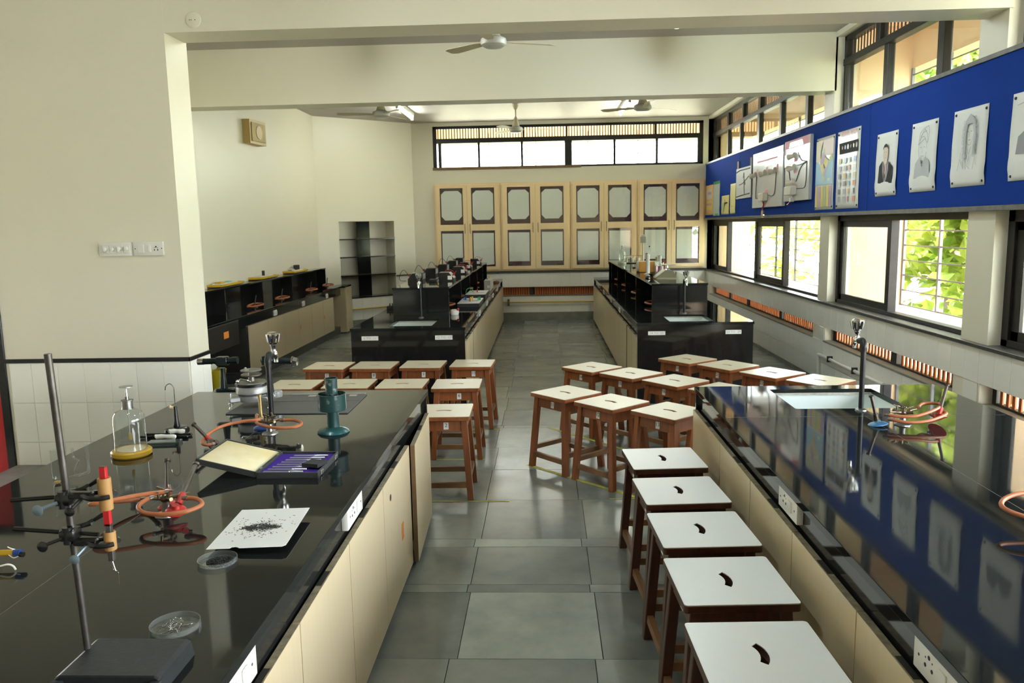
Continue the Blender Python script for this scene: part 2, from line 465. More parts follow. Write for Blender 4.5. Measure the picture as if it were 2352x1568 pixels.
# ------------------------------------------------------------------ setting: room shell
XR, XW, XO, YB, YF, ZC = 3.13, 3.22, 3.96, 15.61, 5.70, 3.82
floor = struct('floor', MB().box(-5.5, 3.4, -2.6, 15.9, -0.15, -0.012), STONEG)
rows = [0.2, .83, .92, 1.45, 2.0, 2.6, 2.7, 3.2, 3.83, 3.92, 4.41, 4.53, 5.21, 5.89]
y = 5.89
k = 0
while y < 15.6:
    y = min(15.61, y + (0.61, 0.66, 0.09, 0.62, 0.58)[k % 5]); k += 1
    rows.append(y)
cols = [-4.83, -4.2, -3.57, -2.94, -2.31, -1.68, -1.05, -.42, .21, .84, 1.47, 2.10, 2.73, 3.13]
HIDE = [(-2.15, -.80, -1, 4.8), (1.0, 2.3, -1, 4.8), (-1.93, -.87, 8.0, 15.6), (1.0, 2.05, 8.15, 15.6), (-5, -3.66, 6.1, 15.6)]
for j in range(len(rows) - 1):
    for i in range(len(cols) - 1):
        sh = (0.0, 0.012, -0.015, 0.02)[j % 4] if 0 < i < len(cols) - 2 else 0
        a, b, c, d = cols[i] + (sh if i else 0), cols[i + 1] + (sh if i < len(cols) - 2 else 0), rows[j], rows[j + 1]
        if any(a >= h[0] and b <= h[1] and c >= h[2] and d <= h[3] for h in HIDE): continue
        if c > 5.8 and b <= -4.0: continue
        piece('tile', floor, a + .0015, b - .0015, c + .0015, d - .0015, -0.012, 0.0, STONE, 0.001, jit=.0006)
struct('ceiling', MB().box(-5.5, 3.36, -2.6, 15.9, ZC, ZC + .12), CEIL)
struct('beam', MB().box(-5.45, XR + .02, YF + .002, 6.02, 3.225, ZC), CREAM)
struct('beam', MB().box(-4.06, XR + .02, 8.97, 9.27, 3.215, ZC), CREAM)

# right wall: lower part with vent slots, band behind the board, pillars between the windows
PILL = [(15.61, 15.9), (8.97, 9.27), (YF + .02, 6.08), (2.1, 2.45), (-2.6, -2.2)]
VENT = [(9.38, 15.25), (6.16, 8.99), (2.62, 5.78)]
mb = MB()
mb.box(XR, 3.36, -2.6, YB, 0, .505).box(XR, 3.36, -2.6, YB, .655, .915)
for a, b in ((-2.6, 2.62), (5.78, 6.16), (8.99, 9.38), (15.25, YB)): mb.box(XR, 3.36, a, b, .505, .655)
mb.box(XR, 3.36, -2.6, 15.9, 1.89, 2.93)
for a, b in PILL:
    mb.box(XR, 3.36, a, b, .915, 1.89); mb.box(XR, 3.36, a, b, 2.93, ZC)
for a, b in ((9.27, YB), (6.08, 8.97), (2.45, 5.72), (-2.2, 2.1)): mb.box(XR, 3.36, a, b, 3.765, ZC)
wr = struct('wall_right', mb, CREAM)
yy = 15.6
n = 0
while yy > 2.0:
    a = max(2.0, yy - .2)
    for z0, z1 in ((.657, .912), (.252, .495), (.045, .248)):
        piece('tile', wr, XR - .008, XR, a + .001, yy - .001, z0, z1, TILE)
    mid = (a + yy) / 2
    if not any(v0 - .08 < mid < v1 + .08 for v0, v1 in VENT):
        piece('tile', wr, XR - .008, XR, a + .001, yy - .001, .499, .653, TILE)
    yy -= .2; n += 1
for v0, v1 in VENT:
    piece('slot_ledge', wr, XR - .012, 3.30, v0 - .02, v1 + .02, .488, .507, SKIRT)
struct('baseboard_right', MB().box(XR - .012, XR, 2.0, YB, 0, .042), SKIRT)
struct('trim_1', MB().box(XR - .035, 3.34, -2.5, YB, .913, .945, .006, 2), GRANE)     # window sill of dark stone
# vent grilles in the slots
def vent(v0, v1, mulls, pitch, w, x0=3.225):
    t = thing('vent_grille', VENTL.pop(0), 'grille', (x0, (v0 + v1) / 2, .505))
    o = -(v0 + v1) / 2
    mb = MB().box(0, .05, v0 + o, v1 + o, .002, .016).box(0, .05, v0 + o, v1 + o, .136, .15).box(0, .05, v0 + o, v0 + o + .05, .016, .136).box(0, .05, v1 + o - .05, v1 + o, .016, .136)
    mb.build('frame', BARD, t, False)
    for q in mulls: piece('mullion', t, -.004, .055, q - .06 + o, q + .06 + o, .016, .136, BARD)
    q = v0 + .07
    while q < v1 - .06:
        if not any(abs(q - mm) < .075 for mm in mulls):
            piece('slat', t, .012, .026, q + o - w / 2, q + o + w / 2, .016, .136, TERRA, 0.002)
        q += pitch
VENTL = ['terracotta slat vent grille in the far stretch of the tiled window wall',
         'terracotta slat vent grille in the tiled window wall behind the near basin tap',
         'terracotta slat vent grille in the tiled window wall cut by the right photo edge']
vent(9.38, 15.25, [11.0, 12.75, 14.0], .075, .036)
vent(6.16, 8.99, [7.42], .075, .034)
vent(2.62, 5.78, [4.2], .075, .034)

# back wall
mb = MB()
mb.box(-2.56, 3.36, YB, 15.85, 0, .49).box(-2.56, 3.36, YB, 15.85, .65, 2.945).box(-2.56, 3.36, YB, 15.85, 3.75, ZC)
mb.box(-2.56, -2.12, YB, 15.85, 2.945, 3.75).box(3.035, 3.36, YB, 15.85, 2.945, 3.75).box(-2.56, -2.4, YB, 15.85, .49, .65).box(3.05, 3.36, YB, 15.85, .49, .65)
wb = struct('wall_back', mb, CREAM)
x = -2.5
while x < 3.05:
    for z0, z1 in ((.655, .925), (.315, .468), (.155, .312)):
        piece('tile', wb, x + .001, min(3.12, x + .2) - .001, YB - .008, YB, z0, z1, TILE)
    x += .2
piece('slot_ledge', wb, -2.45, 3.1, YB - .014, 15.8, .47, .49, SKIRT)
struct('baseboard_back', MB().box(-2.55, XR, YB - .02, YB, 0, .152, .003), SKIRT)
struct('trim_2', MB().box(-2.55, XR, YB - .03, YB, .93, .968, .005), GRANE)
t = thing('vent_grille', 'orange slat vent grille low in the back wall between the far benches', 'grille', (0.3, YB + .05, .49))
for a, b in ((-2.7, -2.64), (2.69, 2.75)): piece('frame', t, a, b, 0, .05, .002, .158, BARD)
piece('backing', t, -2.7, 2.75, .09, .10, 0, .16, BARD)  # dark plate added behind the slats to make their gaps dark
for q in (-0.57, 1.4, -2.0): piece('mullion', t, q - .03, q + .03, -.005, .05, .002, .158, BARD)
q = -2.6
while q < 2.66:
    if not any(abs(q - mm) < .05 for mm in (-0.57, 1.4, -2.0)):
        piece('slat', t, q - .0175, q + .0175, .005, .05, .004, .156, TERRA, 0.004)
    q += .046

# left side: front wall with the switches, long left wall, slanted corner wall with the niche
mb = MB().box(-4.03, -2.63, YF, 6.05, 0, ZC).box(-5.5, -4.03, YF, 6.05, 2.12, ZC)
wf = struct('wall_front', mb, CREAM)
for i in range(7):
    for z0, z1 in ((.603, .903), (.301, .6), (.002, .298)):
        a, b = max(-4.0, -2.632 - .2 * (i + 1)), -2.632 - .2 * i
        if b - a > .03: piece('tile', wf, a + .001, b - .001, YF - .008, YF, z0, z1, TILE)
for z0, z1 in ((.603, .903), (.301, .6), (.002, .298)):
    piece('tile', wf, -2.63, -2.622, YF + .001, YF + .2, z0, z1, TILE); piece('tile', wf, -2.63, -2.622, YF + .202, 6.05, z0, z1, TILE)
struct('trim_3', MB().box(-4.03, -2.617, YF - .014, YF, .905, .936, .003).box(-2.63, -2.616, YF - .014, 6.05, .905, .936, .003), BLACK)
d1 = struct('door_1', MB().box(-5.0, -4.085, YF + .03, YF + .075, .02, 2.06, .004), RED)
struct('door_frame', MB().box(-4.09, -4.025, YF - .012, YF + .09, 0, 2.12, .004).box(-5.07, -4.09, YF - .012, YF + .09, 2.06, 2.12, .004), BLACK, d1)
struct('wall_left', MB().box(-4.25, -4.05, 6.0, 14.27, 0, ZC), CREAM)
AC = math.atan2(1.3, 1.5)
wc = bpy.data.objects.new('wall_corner', MB().box(-.06, .41, 0, .42, 0, ZC).box(1.565, 2.02, 0, .42, 0, ZC).box(.41, 1.565, 0, .42, 0, .565).box(.41, 1.565, 0, .42, 1.98, ZC).box(.41, 1.565, .33, .42, .565, 1.98).mesh('wall_corner', CREAM, False))
C.objects.link(wc); wc['kind'] = 'structure'
wc.location = (-4.05, 14.25, 0); wc.rotation_euler = (0, 0, AC)
for z in (1.66, 1.33, .99, .58): piece('shelf_plank', wc, .405, 1.57, -.006 if z > .6 else -.02, .33, z - .018, z, GRANM, 0.002)
for z0, z1 in ((.582, .97), (.992, 1.31), (1.332, 1.64), (1.662, 1.98)):
    piece('divider_panel', wc, .85, 1.12, .155, .172, z0, z1, GRANM, 0.002)
x = 0.02
while x < 1.95:
    for z0, z1 in ((.355, .553), (.155, .35)): piece('tile', wc, x, min(1.97, x + .198), -.008, 0, z0, z1, TILE)
    if x > 1.6: piece('tile', wc, x, min(1.97, x + .198), -.008, 0, .655, .925, TILE)
    x += .2
piece('skirting', wc, 0, 1.98, -.02, 0, 0, .152, SKIRT)
piece('strip', wc, 1.57, 1.97, -.02, 0, .93, .95, GRANE)
struct('trim_4', MB().box(-4.02, -2.9, 5.15, YF - .008, 0, .125, .006), mat('worn_kerb_stone', (.13, .12, .10), .6, noise=.7, nscale=9))
# rest of the front bay, behind and beside the camera
struct('wall_left', MB().box(-5.6, -5.42, -2.6, YF, 0, ZC), CREAM)
struct('wall_rear', MB().box(-5.6, 3.36, -2.75, -2.6, 0, ZC), CREAM)
# outer bay: fins, lintel, roof and floor of peach plaster
mb = MB()
for a, b in PILL:
    mb.box(3.36, XO, a, b, .3, 3.9)
mb.box(XO - .02, XO + .16, -2.6, 15.9, 3.42, 3.95).box(3.3, XO + .6, -2.6, 15.9, 3.86, 3.98).box(3.36, XO + .02, -2.6, 15.9, .84, .9)
mb.box(-2.6, 3.4, 15.85, 16.75, 3.86, 3.98).box(-2.75, -2.2, 15.85, 16.7, 2.4, 3.9).box(3.1, 3.36, 15.9, 16.7, 2.4, 3.9).box(-2.6, 3.4, 16.6, 16.72, 3.50, 3.9)
struct('wall_outer', mb, PEACH)
mb = MB()
mb.box(-5.7, XO + .6, -2.9, 16.0, 3.98, 4.2)
struct('roof', mb, CEIL)

# ------------------------------------------------------------------ windows
def bars(parent, rects, x0, x1, name='frame_bar', m=None):
    for (a, b, z0, z1) in rects:
        piece(name, parent, x0, x1, a, b, z0, z1, m or WINF, 0.004)
def window(name, y0, y1, z0, z1, bw, rects):
    mb = MB()
    for q in ((y0, y1, z0, z0 + bw * .6), (y0, y1, z1 - bw, z1), (y0, y0 + bw, z0, z1), (y1 - bw, y1, z0, z1)):
        mb.box(XW, XW + .09, *q, 0.003)
    o = struct(name, mb, WINF)
    bars(o, rects, XW + .005, XW + .085)
    return o
def sash(parent, y0, y1, z0, z1, bw, x=XW + .02):
    mb = MB()
    for q in ((y0, y1, z0, z0 + bw), (y0, y1, z1 - bw, z1), (y0, y0 + bw, z0, z1), (y1 - bw, y1, z0, z1)):
        mb.box(x, x + .03, *q, 0.003)
    s = mb.build('sash', WINF, parent, False)
    MB().box(x + .012, x + .016, y0 + bw, y1 - bw, z0 + bw, z1 - bw).build('pane', PANE, s, False)
    piece('latch', s, x - .012, x, y0 + .015, y0 + .03, (z0 + z1) / 2 - .05, (z0 + z1) / 2 + .03, BLACKM)
    return s
w = window('window_1', 6.08, 8.97, .945, 1.89, .06, [(7.62, 7.70, .95, 1.87)])
sash(w, 7.64, 8.92, .97, 1.84, .075)
w = window('window_2', 9.27, 15.61, .945, 1.89, .05, [(12.36, 12.46, .95, 1.87), (14.28, 14.36, .95, 1.87), (10.95, 11.02, .95, 1.87)])
sash(w, 14.3, 15.56, .97, 1.84, .07); sash(w, 10.98, 12.42, .97, 1.84, .075)
w = window('window_3', 2.45, 5.72, .945, 1.89, .08, [(4.2, 4.28, .95, 1.87)])
sash(w, 4.24, 5.64, .97, 1.84, .09)
def clerestory(name, y0, y1, trans, mulls, pitch=.078):
    w = window(name, y0, y1, 2.93, 3.765, .05, [])
    piece('transom', w, XW - .01, XW + .09, y0, y1, trans - .035, trans + .035, WINF, .004)
    for q, ww in mulls: piece('mullion', w, XW + .01, XW + .08, q - ww, q + ww, 2.95, trans - .03, WINF, .004)
    q = y0 + .08; k = 0
    while q < y1 - .05:
        piece('slat', w, XW + .05, XW + .058, q - .012, q + .012, trans + .035, 3.72, BARD, .002)
        q += pitch; k += 1
    q = y0 + 1.0
    while q < y1 - .3:
        piece('post', w, XW, XW + .085, q - .05, q + .05, trans + .03, 3.74, WINF, .004); q += 1.04
    es = sorted([y0 + .05, y1 - .05] + [q for q, ww in mulls])
    for a, b in zip(es, es[1:]): MB().box(XW + .04, XW + .044, a + .02, b - .02, 2.97, trans - .03).build('pane', PANE, w, False)
clerestory('window_4', 6.08, 8.97, 3.5, [(7.93, .045), (6.87, .055)])
clerestory('window_5', 9.27, 15.61, 3.46, [(14.45, .02), (13.56, .02), (12.43, .06), (11.3, .045), (10.2, .055)])
clerestory('window_6', 2.45, 5.70, 3.5, [(4.6, .045), (3.5, .05)])
clerestory('window_7', -2.2, 2.1, 3.5, [(1.0, .045), (-.4, .05)], .2)
# back wall window: local box along x
mb = MB()
for q in ((-2.12, 3.035, 2.945, 2.985), (-2.12, 3.035, 3.70, 3.75), (-2.12, -2.05, 2.945, 3.75), (2.965, 3.035, 2.945, 3.75)):
    mb.box(q[0], q[1], YB + .02, YB + .11, q[2], q[3], 0.003)
w = struct('window_8', mb, WINF)
piece('transom', w, -2.06, 2.98, YB + .01, YB + .11, 3.43, 3.52, WINF, .004)
for q, ww in ((-1.236, .022), (-.408, .022), (.48, .07), (1.361, .022), (2.164, .022)): piece('mullion', w, q - ww, q + ww, YB + .02, YB + .09, 2.98, 3.44, WINF, .004)
piece('frame_lining', w, -2.02, -1.96, YB + .02, YB + .09, 2.98, 3.44, WINF, .004); piece('frame_lining', w, 2.93, 2.97, YB + .02, YB + .09, 2.98, 3.44, WINF, .004)
for q in (-1.226, -.38, .455, 1.29, 2.13): piece('post', w, q - .012, q + .012, YB + .015, YB + .10, 3.51, 3.71, WINF, .003)
q = -2.02
while q < 2.95:
    piece('slat', w, q - .0085, q + .0085, YB + .03, YB + .07, 3.51, 3.71, BARD, .002); q += .0535
es = [-2.0, -1.236, -.408, .48, 1.361, 2.164, 2.95]
for a, b in zip(es, es[1:]): MB().box(a + .015, b - .015, YB + .045, YB + .049, 2.985, 3.43).build('pane', PANE, w, False)
piece('wooden_ledge', w, -2.13, .72, YB - .03, YB + .02, 2.93, 2.975, mat('brown_ledge_wood', (.20, .115, .04), .5, noise=.5, nscale=9), .003)

# grilles at the outer face of the bays
def grille(label, y0, y1, vs, x=XO - .02, z0=.9, z1=3.42):
    t = thing('window_grille', label, 'grille', (x, (y0 + y1) / 2, z0))
    o = -(y0 + y1) / 2
    for v in vs:
        piece('upright_bar', t, -.014, .014, v + o - .016, v + o + .016, 0, z1 - z0, GRILL, 0)
    z = .905
    while z < z1:
        piece('cross_bar', t, -.006, .006, y0 + o, y1 + o, z - z0 - .006, z - z0 + .006, GRILL, 0); z += .163
grille('grey metal bar grille outside the sunlit leafy window', 6.08, 8.97, [6.25, 7.2, 8.15, 8.95])
grille('grey metal bar grille outside the far overexposed side windows', 9.27, 15.6, [9.4, 10.4, 11.6, 12.745, 13.8, 14.8])
grille('grey metal bar grille outside the window at the right photo edge', 2.45, 5.72, [2.6, 3.5, 4.5, 5.6])
t = thing('window_grille', 'thin bar grille behind the high window over the cabinets', 'grille', (0.4, 16.5, 2.6))
for z in (.5, .64, .78): piece('cross_bar', t, -2.6, 2.7, -.006, .006, z - .006, z + .006, GRILL, 0)
for v in (-1.5, -.55, .5, 1.5): piece('upright_bar', t, v - .008, v + .008, -.008, .008, 0, 1.1, GRILL, 0)

# ------------------------------------------------------------------ outdoors
struct('ground', MB().box(-40, 60, -30, 60, -.9, -.6), GROUND)
def leaf_material():
    m = bpy.data.materials.new('sunlit_leaf'); m.use_nodes = True
    nt = m.node_tree
    b = nt.nodes['Principled BSDF']; o = nt.nodes['Material Output']
    n = nt.nodes.new('ShaderNodeTexNoise'); n.inputs['Scale'].default_value = 1.7
    tc = nt.nodes.new('ShaderNodeTexCoord'); nt.links.new(tc.outputs['Object'], n.inputs['Vector'])
    r = nt.nodes.new('ShaderNodeValToRGB')
    r.color_ramp.elements[0].position = .33; r.color_ramp.elements[0].color = (.12, .21, .02, 1)
    r.color_ramp.elements[1].position = .66; r.color_ramp.elements[1].color = (.48, .55, .10, 1)
    nt.links.new(n.outputs[0], r.inputs[0]); nt.links.new(r.outputs[0], b.inputs['Base Color'])
    b.inputs['Roughness'].default_value = .45
    tr = nt.nodes.new('ShaderNodeBsdfTranslucent'); nt.links.new(r.outputs[0], tr.inputs[0])
    mx = nt.nodes.new('ShaderNodeMixShader'); mx.inputs[0].default_value = .45
    nt.links.new(b.outputs[0], mx.inputs[1]); nt.links.new(tr.outputs[0], mx.inputs[2]); nt.links.new(mx.outputs[0], o.inputs[0])
    return m
LEAF = leaf_material()
def tree(x, y, r, zc, zr, n, size, label, seed):
    rng = random.Random(seed)
    t = thing('tree', label, 'tree', (x, y, -.6), 0, None)
    mb = MB()
    mb.tube(spline([(0, 0, 0), (.08, .05, 1.0), (-.05, .1, zc * .6), (0, 0, zc + .6)], 4), [.16 - .09 * i / 12 for i in range(13)], 8)
    mb.build('trunk', BARK, t)
    for k in range(5):
        a = k * 1.26 + rng.random(); q = zc * (.45 + .1 * k)
        MB().tube(spline([(0, 0, q), (math.cos(a) * r * .4, math.sin(a) * r * .4, q + .5), (math.cos(a) * r * .8, math.sin(a) * r * .8, q + .9)], 4), [.07 - .05 * i / 8 for i in range(9)], 6).build('branch', BARK, t)
    V = []; F = []
    cl = [(rng.gauss(0, .5) * r, rng.gauss(0, .5) * r, zc + rng.gauss(0, .5) * zr) for _ in range(60)]
    for i in range(n):
        c = cl[rng.randrange(60)]
        p = Vector((c[0] + rng.gauss(0, .3), c[1] + rng.gauss(0, .3), c[2] + rng.gauss(0, .25)))
        s = size * rng.uniform(.6, 1.3)
        u = Vector((rng.gauss(0, 1), rng.gauss(0, 1), rng.gauss(-.5, .6))).normalized()
        v = u.cross(Vector((rng.gauss(0, .6), rng.gauss(0, .6), 1))).normalized()
        w = u.cross(v) * .18 * s
        b = len(V)
        V += [p, p + u * s * .45 + v * s * .32 + w, p + u * s * .45 - v * s * .32 + w, p + u * s * .8 + v * s * .22, p + u * s * .8 - v * s * .22, p + u * s * 1.05, p + u * s * .45, p + u * s * .8 - w * .3]
        F += [(b, b + 6, b + 1), (b, b + 2, b + 6), (b + 6, b + 7, b + 3, b + 1), (b + 6, b + 2, b + 4, b + 7), (b + 7, b + 5, b + 3), (b + 7, b + 4, b + 5)]
    me = bpy.data.meshes.new('foliage'); me.from_pydata(V, [], F); me.materials.append(LEAF)
    o = link('foliage', me, t); o['kind'] = 'stuff'
tree(6.6, 10.6, 1.5, 2.9, 1.6, 5200, .24, 'broad leaved sunlit tree close outside the leafy window', 3)
tree(7.4, 14.9, 1.8, 4.0, 2.3, 6000, .26, 'pale overexposed tree seen through the far side windows', 5)
tree(9.2, 22.0, 2.6, 2.6, 1.5, 4200, .34, 'hazy tree farther outside beyond the far side windows', 8)
tree(6.9, 6.6, 1.4, 3.4, 1.7, 3400, .24, 'green tree outside the window at the right photo edge', 11)
# ------------------------------------------------------------------ lab benches
YZ = Matrix(((0, 0, 1, 0), (1, 0, 0, 0), (0, 1, 0, 0), (0, 0, 0, 1)))      # prism drawn in (y, z), extruded along x
def wp(name, t, x0, x1, y0, y1, z0, z1, m, bev=0.0015):
    o = t.location
    return piece(name, t, x0 - o.x, x1 - o.x, y0 - o.y, y1 - o.y, z0 - o.z, z1 - o.z, m, bev)
def wb_(name, mb, m, t, smooth=True):
    return mb.build(name, m, t, smooth, world=True)
def socket_plate(parent, face, sx, yc, zc, w=.19, h=.088, d=.026):
    """white socket plate on a bench side; sx = +1 faces +x, -1 faces -x; world coordinates"""
    x1 = face + sx * d
    pl = wb_('socket_plate', MB().box(min(face, x1), max(face, x1), yc - w / 2, yc + w / 2, zc - h / 2, zc + h / 2, .004, 2), WHITE, parent)
    s = 1 if sx > 0 else -1
    f = lambda a: yc + s * a        # a runs left to right as seen from the front
    hole = MB()
    for a, b, r in ((-.035, .018, .006), (-.052, -.008, .0055), (-.018, -.008, .0055), (-.052, .012, .0025), (-.018, .012, .0025), (-.086, 0, .004), (.086, 0, .004)):
        hole.cyl((x1 - sx * .004, f(a), zc + b), (x1 + sx * .0006, f(a), zc + b), r, n=10)
    wb_('socket_holes', hole, BLACKM, pl)
    rk = MB()
    a0, a1 = f(.018), f(.052)
    rk.box(min(x1, x1 + sx * .006), max(x1, x1 + sx * .006), min(a0, a1), max(a0, a1), zc - .022, zc + .022, .002)
    o = wb_('rocker_switch', rk, WHITE, pl)
    return pl
def door_panel(parent, sx, face, y0, y1, z0, z1, m=LAM, recess_shade=True, th=.024):
    g = .0035
    ym = (y0 + y1) / 2
    poly = [(y0 + g, z0), (y1 - g, z0), (y1 - g, z1)]
    poly += [(y0 + g, z1)]
    d = wb_('door', MB().prism(poly, th, T(face if sx < 0 else face - th, 0, 0) @ YZ), m, parent, False)
    wb_('top_edge', MB().box(*sorted((face - sx * .0005, face - sx * (th - .0005))), y0 + g, y1 - g, z1, z1 + .0012), LAMD, d, False)
    if recess_shade: wb_('recess_shade_patch', MB().box(*sorted((face - sx * .0045, face - sx * (th - .0003))), ym - .055, ym + .055, z1 + .0012, z1 + .0018), DARKIN, d, False)  # flat dark patch on the edge paints the shade of a finger recess
    return d
def lab_bench(label, x0, x1, y0, y1, side, joints, socks, sink=None, zs=.842, dz=(.045, .70), plate_w=.19):
    t = thing('lab_bench', label, 'bench', ((x0 + x1) / 2, (y0 + y1) / 2, 0))
    cx, cy = t.location.x, t.location.y
    out = [(x0 - cx, y0 - cy), (x1 - cx, y0 - cy), (x1 - cx, y1 - cy), (x0 - cx, y1 - cy)]
    holes = []
    if sink:
        a, b, c, d = sink
        holes = [rrect(a - cx, b - cx, c - cy, d - cy, .012, 2)[::-1]]
    me = curve_mesh('worktop', out, holes, .028, GRAN, .0018)
    me.transform(T(0, 0, zs - .028))
    link('worktop', me, t)
    face = x1 if side > 0 else x0
    # dark apron, carcass, plinth, end panels
    ap = face - side * .028
    ax0, ax1 = (x0 + .03, ap) if side > 0 else (ap, x1 - .03)
    sk = sink or (0, 0, 0, 0)
    mb = MB()
    xs = sorted((ap, ap - side * .02))
    wb_('apron', MB().box(xs[0], xs[1], y0 + .01, y1 - .01, dz[1] - .01, zs - .028), GRANM, t, False)
    other = x0 if side > 0 else x1
    xs = sorted((other + side * .012, other + side * .03))
    wb_('side_panel', MB().box(xs[0], xs[1], y0 + .02, y1 - .02, .03, zs - .028), GRANM, t, False)
    for yy, s in ((y1, -1), (y0, 1)):
        ys = sorted((yy + s * .006, yy + s * .026))
        wb_('end_panel', MB().box(x0 + .008, x1 - .008, ys[0], ys[1], 0, zs - .0285), GRANM, t, False)
    xs = sorted((face - side * .05, other + side * .04))
    wb_('carcass', MB().box(xs[0], xs[1], y0 + .03, y1 - .03, .05, .56), DARKIN, t, False)
    xs = sorted((face - side * .04, other + side * .05))
    wb_('plinth', MB().box(xs[0], xs[1], y0 + .03, y1 - .03, 0, .06), GRANE, t, False)
    doors = []
    for a, b in zip(joints, joints[1:]):
        doors.append(door_panel(t, side, face + side * .006, min(a, b), max(a, b), dz[0], dz[1]))
    for q in socks: socket_plate(t, ap, side, q, (dz[1] + zs - .028) / 2 + .02, plate_w, .088, .026 if sink and plate_w > .2 else .02)
    if sink:
        a, b, c, d = sink
        w = .012
        mb = MB().box(a - w, b + w, c - w, d + w, .60, .615).box(a - w, a, c - w, d + w, .61, zs - .03).box(b, b + w, c - w, d + w, .61, zs - .03).box(a - w, b + w, c - w, c, .61, zs - .03).box(a - w, b + w, d, d + w, .61, zs - .03)
        s = wb_('sink', mb, PORC, t, False)
        wb_('drain', MB().cyl(((a + b) / 2, (c + d) / 2, .614), ((a + b) / 2, (c + d) / 2, .619), .028, n=16), STEEL, s)
        wb_('rim_seal', MB().box(a, b, d - .012, d, zs - .034, zs - .022), mat('dirty_sink_sealant', (.45, .43, .38), .7, noise=.8, nscale=30), s, False)
    return t, doors
def sticker(parent, x, y, z, w, h, sx, m=ORANGE):
    wb_('sticker', MB().box(*sorted((x, x + sx * .0012)), y - w / 2, y + w / 2, z - h / 2, z + h / 2), m, parent, False)

BL, dl = lab_bench('long black granite lab bench at the left foreground with the apparatus spread on it', -2.215, -.742, .55, 4.88, +1,
                   [4.84, 4.10, 3.40, 2.78, 2.18, 1.58, .98, .58], [2.93, 1.74], (-1.77, -1.16, 4.25, 4.72), plate_w=.24)
# the far door stands ajar, hinged at its far edge
dd = dl[0]
hx, hy = -.742 + .006 - BL.location.x, 4.84 - BL.location.y
wb_('raw_edge', MB().box(-.759, -.7363, 4.1005, 4.1022, .046, .70), WOODE, dd, False)
dd.matrix_basis = T(hx, hy, 0) @ RZ(R(2.3)) @ T(-hx, -hy, 0)
wb_('keyhole', MB().cyl((-.7365, 3.56, .60), (-.7345, 3.56, .60), .016, n=14), BRONZE, dl[1])
sticker(dl[1], -.736, 3.83, .33, .05, .085, 1)
BR, dr = lab_bench('long black granite lab bench at the right foreground reflecting the blue board', .915, 2.365, .55, 4.88, -1,
                   [4.87, 4.105, 3.485, 2.874, 2.257, 1.65, 1.05, .58], [2.97, 1.80], (1.345, 1.945, 4.26, 4.77), plate_w=.23)
FL, dfl = lab_bench('black lab bench at the far left aisle side carrying black power boxes', -1.99, -.81, 7.96, 15.30, +1,
                    [15.25] + [15.25 - .66 * i for i in range(1, 10)] + [8.80], [9.93, 11.23, 12.52, 13.73], (-1.63, -1.175, 8.13, 8.74), plate_w=.16)
wb_('gap_strip', MB().box(-.822, -.808, 8.72, 8.79, .03, .70), BLACKM, FL, False)
door_panel(FL, 1, -.804, 8.34, 8.72, .045, .70); door_panel(FL, 1, -.804, 7.98, 8.335, .045, .70)
FR, dfr = lab_bench('black lab bench at the far right by the windows carrying scales and cylinders', .93, 2.115, 8.10, 15.30, -1,
                    [15.25] + [15.25 - .66 * i for i in range(1, 9)] + [9.10], [10.12, 11.43, 12.81, 14.12], (1.28, 1.73, 8.20, 8.81), plate_w=.16)
wb_('gap_strip', MB().box(.928, .942, 9.0, 9.09, .03, .70), BLACKM, FR, False)
door_panel(FR, -1, .924, 8.56, 9.0, .045, .70); door_panel(FR, -1, .924, 8.12, 8.555, .045, .70)
JOINT = mat('worktop_joint', (.09, .09, .085), .4)
wb_('joint_line', MB().box(-1.4755, -1.473, .56, 4.2, .8421, .8424), JOINT, BL, False)
wb_('joint_line', MB().box(1.642, 1.6445, .56, 4.08, .8421, .8424), JOINT, BR, False); wb_('joint_line', MB().box(.94, 2.35, 4.08, 4.0825, .8421, .8424), JOINT, BR, False)
def label_strip(parent, x0, x1, y, z0, z1, body):
    l = wb_('label_strip', MB().box(x0, x1, y - .001, y, z0, z1), PAPER, parent, False)
    o = text('lettering', body, (z1 - z0) * .72, INKG, l, T((x0 + x1) / 2, y - .0012, (z0 + z1) / 2) @ FACE_Y, 1.12)
    o.data.transform(basis(parent).inverted())
label_strip(FL, -1.874, -1.702, 7.966, .719, .762, '6 TO  11'); label_strip(FL, -1.121, -.944, 7.966, .717, .762, '12 TO  17')
label_strip(FR, 1.045, 1.22, 8.106, .716, .755, '18 TO  23'); label_strip(FR, 1.829, 1.988, 8.106, .717, .759, '24 TO  29')

# raised shelf units standing on the far benches and on the left counter
def riser(label, x0, x1, y0, y1, divs, one=False, ztop=1.165):
    t = thing('bench_shelf', label, 'shelf', ((x0 + x1) / 2, (y0 + y1) / 2, .842))
    wp('top_slab', t, x0 - .006, x1 + .006, y0 - .006, y1, ztop - .022, ztop, GRAN, .003)
    wp('end_panel', t, x0, x1, y0, y0 + .02, .842, ztop - .022, GRANM); wp('end_panel', t, x0, x1, y1 - .02, y1, .842, ztop - .022, GRANM)
    xm = x0 + .012 if one else (x0 + x1) / 2
    wp('spine_panel', t, xm - .01, xm + .01, y0 + .02, y1 - .02, .842, ztop - .022, GRANM)
    for q in divs:
        if one: wp('divider', t, x0 + .02, x1, q - .01, q + .01, .842, ztop - .022, GRANM)
        else:
            wp('divider', t, x0, xm - .01, q - .01, q + .01, .842, ztop - .022, GRANM); wp('divider', t, xm + .01, x1, q - .01, q + .01, .842, ztop - .022, GRANM)
    return t
RL = riser('black granite shelf unit topped with power boxes on the far left bench', -1.756, -1.105, 9.1, 15.2, [10.46, 11.72, 13.0, 14.2])
RR = riser('black granite shelf unit topped with scales and cylinders on the far right bench', 1.215, 1.84, 9.1, 15.2, [10.7, 12.1, 13.4, 14.6])
